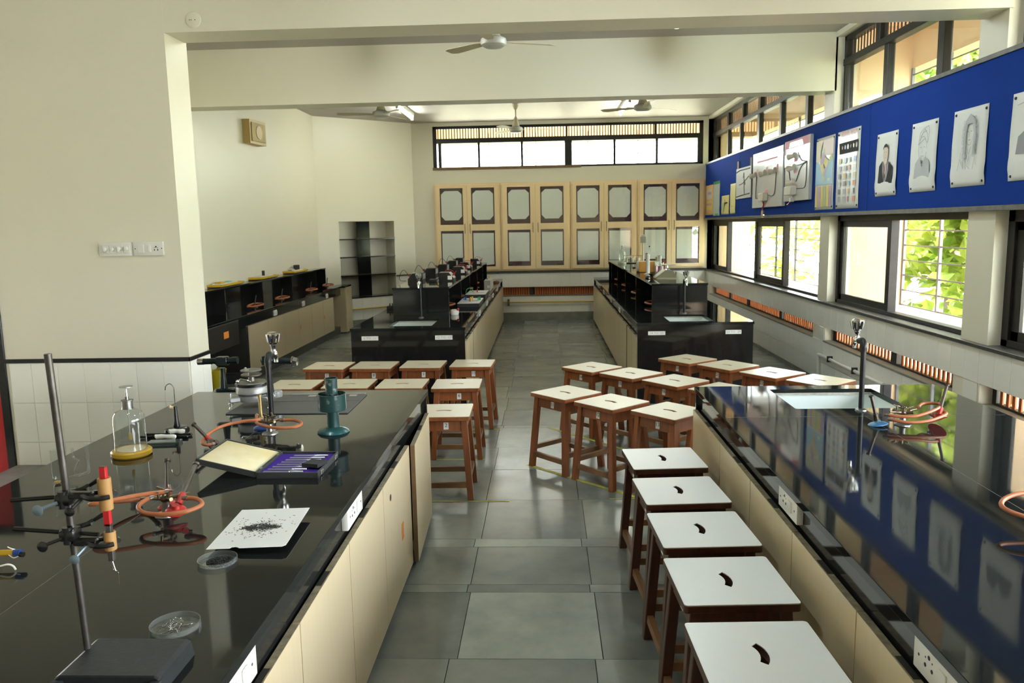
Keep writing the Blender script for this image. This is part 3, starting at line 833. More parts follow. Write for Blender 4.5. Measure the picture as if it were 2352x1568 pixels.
RC = riser('low black shelf unit along the left wall with burners in its bays', -4.05, -3.87, 7.6, 13.95, [8.2, 9.48, 10.78, 12.06, 13.36], True, 1.172)
for q in (8.98,): wp('joint', RL, -1.435, -1.425, 9.098, 9.1, .845, 1.14, BLACKM, 0)

# counter along the left wall
LC = thing('wall_counter', 'black topped counter with beige doors along the left wall', 'counter', (-3.83, 11.0, 0))
wp('worktop', LC, -4.045, -3.605, 6.3, 13.95, .814, .842, GRAN, .003)
wp('apron', LC, -3.66, -3.625, 6.3, 13.95, .69, .814, GRANM)
wp('carcass', LC, -4.04, -3.64, 9.5, 13.37, .13, .60, DARKIN)
wp('plinth', LC, -4.04, -3.65, 9.4, 13.95, 0, .13, GRANE)
wp('back_panel', LC, -4.045, -4.03, 6.3, 9.5, 0, .814, DARKIN); wp('side_panel', LC, -4.03, -3.63, 9.46, 9.485, 0, .7, DARKIN); wp('side_panel', LC, -4.03, -3.63, 8.2, 8.225, 0, .8, DARKIN)
wp('end_post', LC, -4.03, -3.63, 6.4, 6.45, 0, .814, GRANM)
for k in range(6):
    d = door_panel(LC, 1, -3.60, 9.487 + .648 * k, 9.487 + .648 * (k + 1), .14, .70, LAM, False)
    if k == 3: sticker(d, -3.60, 11.50, .43, .035, .06, 1)
    if k == 5: sticker(d, -3.60, 12.79, .43, .035, .06, 1)
dp = wp('drawer_panel', LC, -3.63, -3.602, 8.26, 9.15, .535, .814, mat('dark_brown_panel', (.022, .019, .015), .45, noise=.4, nscale=12), .003)
wb_('sticker', MB().box(-3.601, -3.600, 8.70, 8.84, .65, .725), ORANGE, dp, False)
for q in (10.49, 11.75, 13.05): socket_plate(LC, -3.625, 1, q, .752, .12, .075, .012)
tc = thing('tall_cabinet', 'beige cabinet with black top at the end of the left counter', 'cabinet', (-3.67, 14.2, 0))
wp('body', tc, -3.79, -3.55, 13.98, 14.42, .02, .815, LAM, .003); wp('top', tc, -3.80, -3.54, 13.96, 14.43, .816, .842, GRANM, .003)
wp('door', tc, -3.55, -3.535, 13.985, 14.415, .025, .812, LAM, .002)
wb_('lock', MB().cyl((-3.536, 14.1, .74), (-3.53, 14.1, .74), .012, n=10), STEEL, tc)

# ------------------------------------------------------------------ taps
def water_tap(label, loc, h, rz=0.0):
    t = thing('water_tap', label, 'tap', loc, rz)
    MB().lathe([(0, 0), (.030, 0), (.028, .006), (.018, .012), (0, .013)], n=16).build('base_flange', STEEL, t)
    MB().tube([(0, 0, 0), (0, 0, h * .5), (0, 0, h)], .0135, 12).build('pipe', mat('blackened_pipe', (.035, .036, .038), .38, metal=.7, noise=.6, nscale=25), t)
    MB().tube(spline([(0, 0, h - .012), (0, 0, h + .012), (0, .018, h + .034), (0, .045, h + .034), (0, .058, h + .030)], 5), .0175, 12).cyl((0, 0, h - .02), (0, 0, h + .004), .0175, n=12).build('elbow', mat('blackened_pipe', (0, 0, 0)), t)
    b = MB().cyl((0, .052, h + .028), (0, .088, h + .028), .013, n=14).ball((0, .092, h + .03), .020, n=14)
    b.tube(spline([(0, .095, h + .03), (0, .112, h + .024), (0, .122, h + .005), (0, .123, h - .018)], 4), .0115, 12)
    b.lathe([(.016, .0), (.013, .012), (.012, .030), (.017, .038), (.017, .046), (0, .047)], (0, .092, h + .035), 16)
    b.build('tap_body', CHROME, t)
    k = MB().lathe([(0, 0), (.018, 0), (.023, .010), (.030, .032), (.033, .046), (.030, .057), (.020, .064), (0, .064)], (0, .092, h + .080), 8)
    for q in range(8):
        a = q * PI / 4 + PI / 8
        k.cyl((.0245 * math.cos(a), .092 + .0245 * math.sin(a), h + .092), (.032 * math.cos(a), .092 + .032 * math.sin(a), h + .134), .0065, .0078, 6)
    k.build('handle', CHROME, t, False)
    return t
water_tap('tarnished upright tap with chrome knob on the left foreground bench', (-1.405, 3.92, .842), .345)
water_tap('black upright tap with chrome knob beside the sink of the right foreground bench', (1.671, 4.212, .842), .335)
water_tap('slim chrome tap before the shelf unit on the far left bench', (-1.396, 8.86, .842), .36, PI)
water_tap('slim chrome tap before the shelf unit on the far right bench', (1.55, 8.92, .842), .34, PI)

# ------------------------------------------------------------------ stools
SEAT = .583
def make_stool(name, wood, stretch, lam):
    t = thing(name, '', 'stool')
    w, d = .1925, .197
    slot = []
    n = 7
    for k in range(n + 1):
        a = R(90 + 33 - 66 * k / n); slot.append((.112 * math.cos(a), -.098 + .112 * math.sin(a)))
    inner = []
    for k in range(n + 1):
        a = R(90 - 30 + 60 * k / n); inner.append((.086 * math.cos(a), -.098 + .086 * math.sin(a)))
    hole = (slot + inner)
    me = curve_mesh('seat', rrect(-w, w, -d, d, .012, 3), [hole], .028, wood, .003); me.transform(T(0, 0, SEAT - .030)); link('seat', me, t)
    me = curve_mesh('seat_laminate', rrect(-w + .0015, w - .0015, -d + .0015, d - .0015, .012, 3), [hole], .003, lam); me.transform(T(0, 0, SEAT - .0025)); link('seat_laminate', me, t)
    tx, ty, bx, by, hw = .150, .152, .187, .190, .021
    for sx in (-1, 1):
        for sy in (-1, 1):
            mb = MB()
            V = [mb.bm.verts.new((sx * cx + a, sy * cy + b, z)) for cx, cy, z in ((bx, by, 0), (tx, ty, SEAT - .030)) for a, b in ((-hw, -hw), (hw, -hw), (hw, hw), (-hw, hw))]
            for f in ((0, 1, 2, 3), (4, 5, 6, 7), (0, 1, 5, 4), (1, 2, 6, 5), (2, 3, 7, 6), (3, 0, 4, 7)): mb.bm.faces.new([V[q] for q in f])
            bmesh.ops.bevel(mb.bm, geom=mb.bm.edges[:], offset=.003, segments=1, affect='EDGES')
            mb.build('leg', wood, t, False)
    at = lambda z: (tx + (bx - tx) * (1 - z / (SEAT - .03)), ty + (by - ty) * (1 - z / (SEAT - .03)))
    def rail(nm, z0, z1, sx, sy, m, inset=0.0, th=.010):
        mb = MB(); P = []
        for z in (z0, z1):
            ax, ay = at(z)
            for e in (-1, 1):
                for o in (-th, th):
                    P.append((e * (ax - .012), sy * (ay + o), z) if sy else (sx * (ax + o), e * (ay - .012), z))
        V = [mb.bm.verts.new(p) for p in P]
        for f in ((0, 1, 3, 2), (4, 5, 7, 6), (0, 2, 6, 4), (1, 3, 7, 5), (0, 1, 5, 4), (2, 3, 7, 6)): mb.bm.faces.new([V[q] for q in f])
        mb.build(nm, m, t, False)
    for s in (-1, 1):
        rail('rail', SEAT - .105, SEAT - .031, 0, s, wood); rail('rail', SEAT - .105, SEAT - .031, s, 0, wood)
        rail('stretcher', .085, .120, 0, s, stretch, th=.013); rail('stretcher', .135, .170, s, 0, stretch, th=.013)
    return t
def tag_card(t, body):
    y = -.152 - (.190 - .152) * (1 - .50 / .553) - .0128
    tilt = RX(math.atan2(.038, .553) * -1)
    c = MB().box(.012, .046, -.0006, .0006, -.024, .024, mtx=T(0, y, .513) @ tilt).build('number_card', PAPER, t, False)
    if body: text('numeral', body, .036, INK, c, T(.029, y - .0010, .517) @ tilt @ FACE_Y)
stoolA = make_stool('wooden_stool', STOOLW, STOOLT, LAMC)
stoolB = make_stool('wooden_stool', STOOLD, STOOLT, LAMWH)
usedA = usedB = False
LST = [(2, -.715, 5.41, 1), (6, -.725, 6.36, .5), (5, -1.18, 6.39, -.8), (4, -1.625, 6.41, -.8), (3, -2.08, 6.40, -1), (10, -.685, 7.33, -3), (9, -1.145, 7.31, -2), (8, -1.60, 7.29, -2.5), (7, -2.03, 7.29, -4),
       (11, .150, 5.975, -48), (12, .468, 5.64, -48), (13, .845, 5.345, -48), (14, .411, 7.06, -47.5), (15, .727, 6.745, -48.3), (16, 1.048, 6.40, -51), (17, 1.355, 6.035, -49), (20, 1.327, 7.43, -52), (21, 1.624, 7.08, -54), (22, 1.908, 6.695, -54.5), (23, 2.19, 6.34, -51)]
DESC = {2: 'cream topped stool numbered 2, nearest of the left group beside the left foreground bench',
        3: 'cream topped stool at the outer left end of the middle row of the left group',
        4: 'cream topped stool seen behind the green metal can on the left bench',
        5: 'cream topped stool between the green can and stool 6 in the left group',
        6: 'cream topped stool numbered 6 by the aisle in the left group',
        7: 'cream topped stool numbered 7 at the outer left end of the rear row',
        8: 'cream topped stool third from the aisle in the rear left row, numbered 8',
        9: 'cream topped stool just left of the aisle stool in the rear left row, numbered 9',
        10: 'cream topped stool numbered 10 by the aisle in the rear row',
        11: 'turned cream topped stool numbered 11 at the aisle, its foot on the yellow tape',
        12: 'turned cream topped stool numbered 12 on the long yellow tape line',
        13: 'turned cream topped stool numbered 13 half hidden by the right foreground bench corner',
        14: 'turned cream topped stool numbered 14 standing in the aisle behind stool 11',
        15: 'turned cream topped stool numbered 15 in the middle of the second slanting row',
        16: 'turned cream topped stool numbered 16 close to the right foreground bench corner',
        17: 'turned stool with only a cream seat corner showing above the right bench edge',
        20: 'turned cream topped stool numbered 20 before the black end of the far right bench',
        21: 'turned cream topped stool numbered 21 second in the rear right row',
        22: 'turned cream topped stool numbered 22 shining in the window light',
        23: 'turned cream topped stool nearest the windows in the rear right row'}
for i, (num, x, y, a) in enumerate(LST):
    t = copy_tree(stoolA)
    t.location = (x, y, 0); t.rotation_euler = (0, 0, R(a))
    t['label'] = DESC[num]; t['group'] = 'numbered cream topped stools'
    tag_card(t, str(num))
WDESC = ['white topped dark stool farthest along the right bench, beside stool 13', 'white topped dark stool second from the far end of the bench row',
         'white topped dark stool in the middle of the row along the right bench', 'white topped dark stool second nearest in the row along the right bench',
         'white topped dark stool nearest the camera, cut by the bottom photo edge']
for k, (x, y, a) in enumerate([(.632, 4.228, 4), (.632, 3.70, 4), (.640, 3.208, 3), (.640, 2.725, 2.5), (.632, 2.225, 2)]):
    t = copy_tree(stoolB)
    t.location = (x, y, 0); t.rotation_euler = (0, 0, R(-90 + a))
    t['label'] = WDESC[k]; t['group'] = 'white topped stools along the right bench'
    tag_card(t, '')
for s in (stoolA, stoolB):
    for ch in list(s.children): bpy.data.objects.remove(ch)
    bpy.data.objects.remove(s)
# yellow tape lines on the floor
def tape(x0, y0, x1, y1, w, label):
    p = Vector((x0, y0, 0)); q = Vector((x1, y1, 0)); L = (q - p).length
    t = MB().box(-L / 2, L / 2, -w / 2, w / 2, 0.0, .0008).build('floor_tape', YELT, None, False)
    t.location = (p + q) / 2 + Vector((0, 0, .0014)); t.rotation_euler = (0, 0, math.atan2(y1 - y0, x1 - x0))
    tag(t, label, 'tape')
tape(-.15, 6.01, .72, 5.13, .034, 'yellow floor tape line slanting under the front row of turned stools')
tape(.02, 7.15, .95, 6.05, .03, 'yellow floor tape line slanting under the second row of turned stools')
tape(-.95, 5.185, -.26, 5.185, .012, 'thin yellow floor tape under the front feet of stool 2')
tape(-.9, 6.16, -.50, 6.16, .02, 'short yellow floor tape behind the legs of stool 2')
tape(-.9, 7.12, -.42, 7.12, .016, 'faint yellow floor tape under the front feet of stool 10')
tape(.42, 5.22, .74, 5.22, .012, 'thin orange yellow floor tape by the farthest white topped stool')

# ------------------------------------------------------------------ built-in cabinets of the back wall
CX = [-2.122, -.841, .507, 1.788, 3.085]
CZ0, CZ1 = .975, 2.665
wp0 = MB()
for k in range(4):
    a, b = CX[k], CX[k + 1]
    lab = ['wall cabinet at the left end of the back wall row', 'second wall cabinet from the left on the back wall', 'third wall cabinet from the left on the back wall', 'wall cabinet at the window end of the back wall row'][k] + ', oak doors with papered panes'
    t = thing('wall_cabinet', lab, 'cabinet', ((a + b) / 2, YB, CZ0), 0, 'oak cabinets across the back wall')
    w = (b - a) / 2
    hgt = CZ1 - CZ0
    MB().box(-w + .004, w - .004, -.045, 0, 0, hgt, .003).build('body', OAK, t, False)
    for s in (-1, 1):
        c0, c1 = (-w + .035, -.002) if s < 0 else (.002, w - .035)
        cm, hw = (c0 + c1) / 2, .222
        px = cm
        hol = [[(px - hw, z0), (px + hw, z0), (px + hw, z1), (px - hw, z1)] for z0, z1 in ((1.07 - CZ0, 1.765 - CZ0), (1.885 - CZ0, 2.58 - CZ0))]
        me = curve_mesh('door', [(c0, .03), (c1, .03), (c1, hgt - .04), (c0, hgt - .04)], hol, .024, OAK, .004)
        me.transform(T(0, -.0452, 0) @ FACE_Y)
        d = link('door', me, t)
        for q, (z0, z1) in enumerate(((1.07 - CZ0, 1.765 - CZ0), (1.885 - CZ0, 2.58 - CZ0))):
            MB().box(px - hw - .003, px + hw + .003, -.0475, -.0455, z0 - .003, z1 + .003).build('backing', MAROON, d, False)
            h2 = hw - .022
            if q: poly = [(px - h2 + .07, z0 + .085), (px + h2 - .07, z0 + .085), (px + h2, z0 + .16), (px + h2, z1 - .115), (px + h2 - .07, z1 - .05), (px - h2 + .07, z1 - .05), (px - h2, z1 - .115), (px - h2, z0 + .16)]
            else: poly = [(px - h2, z0 + (.01 if k == 0 else .09)), (px + h2, z0 + (.04 if k == 0 else .09)), (px + h2, z1 - .05), (px - h2, z1 - .045)]
            MB().prism(poly, .001, T(0, -.0478, 0) @ FACE_Y).build('paper', CPAPER, d, False)
            MB().box(px - hw, px + hw, -.060, -.057, z0, z1).build('pane', CABG, d, False)
        hx = -.05 if s < 0 else .05
        MB().tube(spline([(hx, -.069, .74), (hx, -.095, .76), (hx, -.095, .90), (hx, -.069, .92)], 5), .006, 8).build('handle', BRASS, d)
# ------------------------------------------------------------------ notice board and what is pinned on it
XB = 3.085
nb = thing('notice_board', 'long blue felt notice board along the window wall', 'board', (XB, 7.8, 1.89))
for a, b in ((12.95, 15.58), (10.4, 12.945), (7.855, 10.395), (5.3, 7.85), (2.7, 5.295), (0.2, 2.695)):
    wp('board_panel', nb, XB, XR - .0005, a, b, 1.925, 2.915, FELT, .002)
wp('top_strip', nb, XB - .012, XR - .0005, .2, 15.58, 2.915, 2.948, GREYST, .002)
wp('bottom_ledge', nb, XB - .02, XR - .0005, .2, 15.58, 1.888, 1.925, GREYST, .003)

def ell(cx, cy, rx, ry, n=20, a0=0, a1=360):
    return [(cx + rx * math.cos(R(a0 + (a1 - a0) * k / n)), cy + ry * math.sin(R(a0 + (a1 - a0) * k / n))) for k in range(n + (0 if a1 - a0 == 360 else 1))]
def flat(name, polys, m, parent, h):
    mb = MB()
    for q, p in enumerate(polys): mb.face([(x, y, h + .00005 * (q % 5)) for x, y in p])
    me = mb.mesh(name, m, False); me.transform(FACE_X)
    return link(name, me, parent)
def stroke(pts, w):
    L = []; Rr = []
    for i, p in enumerate(pts):
        a = Vector(pts[max(0, i - 1)]); b = Vector(pts[min(len(pts) - 1, i + 1)])
        d = (b - a); d = d.normalized() if d.length else Vector((1, 0))
        nn = Vector((-d.y, d.x)) * w / 2
        L.append((p[0] + nn.x, p[1] + nn.y)); Rr.append((p[0] - nn.x, p[1] - nn.y))
    return L + Rr[::-1]
def sheet(name, label, cat, yl, yr, zb, zt, m=PAPER, curl=.0, group=None, off=.004, pins=True):
    """paper pinned to the board; local x runs to the right as seen (towards -y), local y up, origin at the middle"""
    t = thing(name, label, cat, (XB - off, (yl + yr) / 2, (zb + zt) / 2), 0, group)
    w, h = (yl - yr) / 2, (zt - zb) / 2
    nx, ny = 6, 14
    mb = MB(); G = []
    for j in range(ny + 1):
        v = j / ny; row = []
        for i in range(nx + 1):
            u = i / nx
            b = curl * math.exp(-((v - .17) / .09) ** 2) * (1 - .5 * abs(2 * u - 1)) + curl * .8 * math.exp(-((v - .5) / .3) ** 2) * (u - .5) ** 2 * 2
            row.append(mb.bm.verts.new(((u - .5) * 2 * w, (v - .5) * 2 * h, b)))
        G.append(row)
    for j in range(ny):
        for i in range(nx): mb.bm.faces.new((G[j][i], G[j][i + 1], G[j + 1][i + 1], G[j + 1][i]))
    me = mb.mesh('paper', m); me.transform(FACE_X)
    o = link('paper', me, t)
    sd = o.modifiers.new('thickness', 'SOLIDIFY'); sd.thickness = .0006
    if pins:
        for sx in (-1, 1):
            for sy in (-1, 1):
                q = MB().cyl((sx * (w - .03), sy * (h - .03), 0), (sx * (w - .03), sy * (h - .03), .008), .011, .008, 10).mesh('pin', BLACKM); q.transform(FACE_X); link('pin', q, t)
    return t, w, h

CU = .018
GP = 'portrait drawings pinned on the blue board'
# man in a dark suit with a red tie
t, w, h = sheet('portrait_drawing', 'coloured portrait drawing of a man in dark suit and red tie', 'drawing', 7.66, 7.22, 2.05, 2.61, curl=CU, group=GP)
flat('coat', [[(-.15, -.16), (-.13, -.01), (-.06, .035), (-.02, -.06), (-.02, -.17)], [(.15, -.17), (.15, -.03), (.06, .03), (.02, -.06), (.0, -.17)]], INK, t, .012)
flat('lapel', [[(-.065, .03), (-.02, -.03), (-.015, -.17), (-.06, -.05)], [(.065, .03), (.02, -.03), (.015, -.17), (.07, -.05)]], INKG, t, .0125)
flat('face', [ell(0, .095, .052, .075), [(-.028, .05), (.028, .05), (.03, 0), (-.03, 0)]], SKIN, t, .012)
flat('hair', [ell(0, .115, .058, .065, 14, 15, 165) + [(-.05, .13), (-.03, .150), (.03, .150), (.05, .13)][::1]], INK, t, .0128)
flat('features', [stroke([(-.03, .108), (-.012, .108)], .005), stroke([(.012, .108), (.03, .108)], .005), stroke([(0, .1), (-.006, .08), (.004, .078)], .003), stroke([(-.015, .058), (.015, .058)], .004)], INKG, t, .013)
flat('tie', [[(-.006, .005), (.008, .005), (.014, -.07), (.003, -.10), (-.008, -.07)]], RED, t, .013)
# man in a turban
t, w, h = sheet('portrait_drawing', 'faint pencil portrait of a man wearing a turban', 'drawing', 6.955, 6.51, 2.06, 2.618, curl=CU, group=GP)
flat('coat', [[(-.14, -.17), (-.12, -.05), (-.05, 0), (0, -.08), (.05, 0), (.12, -.05), (.13, -.17)]], INKL, t, .012)
flat('pencil_lines', [stroke(ell(0, .06, .07, .10, 24), .004)[:], stroke([(-.075, .10), (-.05, .19), (.02, .225), (.075, .17), (.08, .10), (.03, .14), (-.075, .10)], .005), stroke([(-.06, .13), (.0, .19), (.06, .20)], .004), stroke([(-.04, .16), (.03, .215)], .004), stroke([(.08, .10), (.11, .19), (.09, .235), (.03, .225)], .005)], INKG, t, .0125)
flat('features', [stroke([(-.04, .075), (-.015, .075)], .006), stroke([(.015, .075), (.04, .075)], .006), stroke([(0, .07), (-.008, .035), (.005, .032)], .004), stroke([(-.025, .005), (.025, .005)], .008), stroke([(-.05, -.01), (-.02, -.06), (.02, -.06), (.05, -.01)], .01), stroke([(-.03, -.02), (0, -.12), (.03, -.02)], .004)], INKL, t, .013)
# person in a long curled wig
t, w, h = sheet('portrait_drawing', 'pencil portrait of a person with long curly hair and robe', 'drawing', 6.27, 5.80, 2.07, 2.625, curl=CU, group=GP)
rg = random.Random(4)
cur = []
for k in range(46):
    a = rg.uniform(0, 1); s = rg.choice((-1, 1))
    cx = .02 + s * (.05 + .03 * math.sin(a * 3.1) + rg.uniform(0, .025)); cy = .20 - .27 * a
    cur.append(stroke(ell(cx, cy, rg.uniform(.008, .018), rg.uniform(.01, .02), 9, 0, 300), .0035))
flat('hair', [[(-.045, .19), (.02, .235), (.085, .19), (.11, .06), (.10, -.06), (.065, -.05), (.075, .09), (.05, .165), (-.01, .165), (-.035, .09), (-.03, -.03), (-.06, -.05), (-.07, .06)]], INKL, t, .012)
flat('curls', cur, INKL, t, .0125)
flat('features', [stroke(ell(.02, .09, .05, .075, 18, 180, 360), .003), stroke([(-.012, .11), (.008, .11)], .005), stroke([(.032, .11), (.052, .11)], .005), stroke([(.02, .105), (.014, .075), (.024, .073)], .003), stroke([(.006, .05), (.036, .05)], .005)], INKG, t, .013)
flat('robe', [stroke([(-.13, -.16), (-.09, -.03), (-.04, -.09), (-.01, -.17)], .006), stroke([(-.06, -.02), (.02, -.10), (.09, -.03), (.12, -.13)], .006), stroke([(-.10, -.08), (-.05, -.15)], .008), stroke([(.03, -.06), (.0, -.13), (.06, -.17)], .008), stroke([(-.02, 0), (.02, -.05), (.05, .0)], .008), stroke([(.08, -.16), (.10, -.08)], .006), stroke([(-.07, -.11), (-.03, -.05)], .01)], INKL, t, .0125)
# the drawing cut by the photo edge
t, w, h = sheet('portrait_drawing', 'portrait drawing with grey jacket cut by the right photo edge', 'drawing', 5.515, 5.03, 2.077, 2.636, curl=CU, group=GP)
flat('coat', [[(-.16, -.11), (-.14, 0), (-.06, .04), (-.01, -.04), (.05, .04), (.13, 0), (.15, -.11)]], INKG, t, .012)
flat('face', [stroke(ell(0, .12, .06, .085, 22), .004), stroke([(-.03, .13), (-.012, .13)], .005), stroke([(.012, .13), (.03, .13)], .005), stroke([(-.016, .075), (.016, .075)], .004)], INKL, t, .0125)
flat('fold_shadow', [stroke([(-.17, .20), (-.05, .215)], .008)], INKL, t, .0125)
# solar system chart
t, w, h = sheet('wall_chart', 'white solar system chart with rows of small pictures', 'chart', 8.67, 8.06, 1.957, 2.743, m=mat('glossy_chart_paper', (.74, .75, .73), .3), curl=.006)
q = text('lettering', 'SOLAR SYSTEM', .062, RED, t, FACE_X @ T(.02, h - .07, .010)); q.scale = (1, 1, 1.1)
flat('banner', [[(-w + .05, h - .23), (w - .04, h - .23), (w - .04, h - .12), (-w + .05, h - .12)]], INK, t, .009)
flat('sun_strip', [[(-w + .05, h - .23), (-w + .09, h - .23), (-w + .07, h - .12), (-w + .05, h - .12)]], YELP, t, .0095)
pc = [(.55, .22, .08), (.6, .5, .25), (.35, .35, .38), (.45, .12, .06), (.2, .35, .6), (.62, .6, .55), (.05, .05, .06), (.5, .35, .1), (.15, .12, .1), (.35, .5, .55)]
PM = [mat('printed_colour_%d' % i, c, .4) for i, c in enumerate(pc)]
for k in range(6): flat('planet', [ell(-w + .16 + .075 * k, h - .17, .013 + .004 * (k % 3), .018 + .004 * (k % 3), 12)], PM[(k + 3) % 10], t, .0098)
rg = random.Random(9)
for j in range(6):
    for k, (cx, ww) in enumerate(((-.2, .06), (-.06, .075), (.05, .055), (.2, .075))):
        if (j, k) in ((5, 2), (4, 3)): ww *= .6
        yy = h - .30 - .078 * j
        flat('picture', [[(cx - ww / 2, yy - .026), (cx + ww / 2, yy - .026), (cx + ww / 2, yy + .026), (cx - ww / 2, yy + .026)]], PM[rg.randrange(10)], t, .009)
        flat('caption', [[(cx - ww / 2, yy - .037), (cx + ww / 2, yy - .037), (cx + ww / 2, yy - .034), (cx - ww / 2, yy - .034)]], INKL, t, .009)
# map
t, w, h = sheet('wall_map', 'glossy map with blue sea and a striped yellow table below', 'map', 9.32, 8.75, 1.957, 2.742, m=mat('glossy_chart_paper', (0, 0, 0)), curl=.006)
flat('sea', [[(-w + .015, -.12), (w - .015, -.12), (w - .015, .16), (.16, .13), (.02, .05), (-.14, .10), (-w + .015, .14)]], SEAB, t, .009)
MY = mat('map_yellow', (.72, .58, .12), .5); MP = mat('map_mauve', (.52, .34, .46), .5); MG = mat('map_green', (.45, .55, .22), .5); MO = mat('map_pale_pink', (.74, .60, .56), .5); MC = mat('map_cream', (.74, .66, .42), .5)
flat('neighbour_lands', [[(-w + .015, .14), (-.12, .13), (-.13, .24), (-.06, .36), (-w + .015, .36)]], MC, t, .009)
flat('neighbour_lands', [[(-.05, .25), (.05, .19), (w - .015, .19), (w - .015, .36), (-.06, .36)]], MO, t, .009)
flat('state', [[(-.13, .13), (-.05, .25), (.02, .17), (-.03, .11), (-.12, .10)], [(-.03, -.04), (.03, -.03), (.04, .02), (.01, .03)]], MP, t, .0095)
flat('state', [[(.02, .17), (.15, .13), (.06, .06), (-.03, .11)], [(-.12, .10), (-.03, .11), (.0, .03), (-.07, .0)], [(-.02, -.11), (.02, -.04), (-.03, -.03)]], MY, t, .0095)
for q in ([(.15, .16), (.23, .20), (.24, .15), (.18, .11)], [(-.05, .25), (.0, .28), (.02, .19)], [(-.07, 0), (0, .03), (-.01, -.04), (-.04, -.04)]): flat('state', [q], MG, t, .0095)
flat('state', [[(.06, .06), (.13, .11), (.05, .0), (.0, .03)], [(-.04, -.04), (-.01, -.04), (-.03, -.10)]], MP, t, .0095)
flat('legend', [[(.10, -.09), (.19, -.09), (.19, -.055), (.10, -.055)]], PAPER, t, .0095)
for k in range(6): flat('table_stripe', [[(-w + .02 + .088 * k, -h + .03), (-w + .10 + .088 * k, -h + .03), (-w + .10 + .088 * k, -.135), (-w + .02 + .088 * k, -.135)]], MY if k % 2 == 0 else (MP if k % 4 == 1 else MG), t, .009)
# foam circuit boards
FOAM = mat('wrapped_white_foam', (.68, .69, .70), .25, coat=.5, noise=.4, nscale=7, col2=(.58, .60, .62), bump=.3, bscale=14)
def bulb_holder(t, x, y, r=.05):
    r *= .78
    m = MB().cyl((x + .03, y, .05), (x - .03, y - .01, .10), r * .55, r * .9, 14).cyl((x + .06, y + .01, .045), (x + .03, y, .055), r * .9, r * .6, 14).mesh('bulb_holder', mat('cream_bakelite', (.85, .81, .70), .3)); m.transform(FACE_X); link('bulb_holder', m, t)
def wire(t, pts, z=.050, r=.0042, m=BLACKM, name='wire'):
    q = MB().tube(spline([(x, y, z) for x, y in pts], 4), r, 6).mesh(name, m); q.transform(FACE_X); return link(name, q, t)
def slab(t, w, h, d, m, edge=None):
    q = MB().box(-w, w, -h, h, 0, d, .006).mesh('board', m); q.transform(FACE_X); link('board', q, t)
t = thing('circuit_model', 'white foam circuit board with three bulb holders in a row', 'model', (XB, 11.2, 2.415))
slab(t, .74, .385, .045, FOAM)
flat('pink_border', [[(-.73, .30), (.73, .30), (.73, .38), (-.73, .38)]], mat('pale_pink_print', (.62, .42, .42), .4), t, .0455)
flat('pink_border', [[(-.5, .24), (.5, .24), (.5, .265), (-.5, .265)]], PINKT, t, .0456)
for x in (-.62, -.12, .36): bulb_holder(t, x, .08, .055)
for x in (-.48, .02, .52): flat('pink_marker', [[(x - .05, .09), (x + .02, .09), (x + .02, .16), (x - .05, .16)]], PINKT, t, .046)
wire(t, [(-.5, .06), (-.53, -.22), (-.45, -.25), (-.2, -.25)]); wire(t, [(.46, .06), (.42, -.18), (.3, -.24), (.1, -.22)]); wire(t, [(-.4, .07), (-.25, .07)]); wire(t, [(.1, .08), (.22, .08)])
q = MB().box(-.2, .08, -.30, -.19, .045, .11, .01).mesh('switch_box', mat('cream_bakelite', (0, 0, 0))); q.transform(FACE_X); link('switch_box', q, t)
flat('pink_marker', [[(-.08, -.19), (.1, -.19), (.1, -.15), (-.08, -.15)]], PINKT, t, .046)
t2 = thing('hanging_tag', 'round silver tag hanging on red wire below the foam circuit board', 'tag', (XB - .06, 11.3, 1.90))
MB().cyl((-.01, 0, .045), (.01, 0, .045), .05, n=18).build('disc', CHROME, t2); MB().tube(spline([(0, 0, .09), (.01, .05, .13), (0, -.04, .17), (0, .02, .22)], 5), .01, 6).build('wire', RED, t2)
t = thing('circuit_model', 'white foam circuit board with three stacked bulb holders and pink top', 'model', (XB, 9.92, 2.45))
slab(t, .48, .37, .045, FOAM)
flat('pink_border', [[(-.47, .27), (.47, .27), (.47, .365), (-.47, .365)], [(-.47, .2), (-.42, .2), (-.42, .3), (-.47, .3)]], PINKT, t, .0455)
flat('silver_patch', [[(-.3, .28), (.25, .28), (.2, .34), (-.26, .34)]], mat('crinkled_foil', (.6, .6, .6), .3, metal=.8), t, .0458)
for y in (.17, .03, -.14): bulb_holder(t, -.12, y, .05); flat('pink_marker', [[(-.08, y - .07), (.04, y - .07), (.04, y - .035), (-.08, y - .035)]], PINKT, t, .046)
wire(t, [(.06, .2), (.2, .1), (.4, .07)]); wire(t, [(.06, .05), (.2, .05), (.4, .07)]); wire(t, [(.02, -.14), (.2, .02), (.4, .07)]); wire(t, [(.4, .07), (.38, -.2), (.2, -.23), (-.05, -.22)]); wire(t, [(-.45, .05), (-.44, -.18), (-.38, -.24), (-.2, -.24)]); wire(t, [(-.45, .05), (-.3, .03), (-.2, -.12)])
q = MB().box(-.22, .05, -.30, -.19, .045, .12, .01).mesh('switch_box', mat('cream_bakelite', (0, 0, 0))); q.transform(FACE_X); link('switch_box', q, t)
q = MB().box(-.1, -.03, -.38, -.33, .045, .09, .005).tube(spline([(-.08, -.30, .06), (-.04, -.33, .07), (-.07, -.36, .06)], 4), .008, 6).mesh('plug', WHITE); q.transform(FACE_X); link('plug', q, t)
wire(t, [(-.1, -.36), (-.2, -.40), (-.26, -.41)], .06, .01, RED, 'lead')
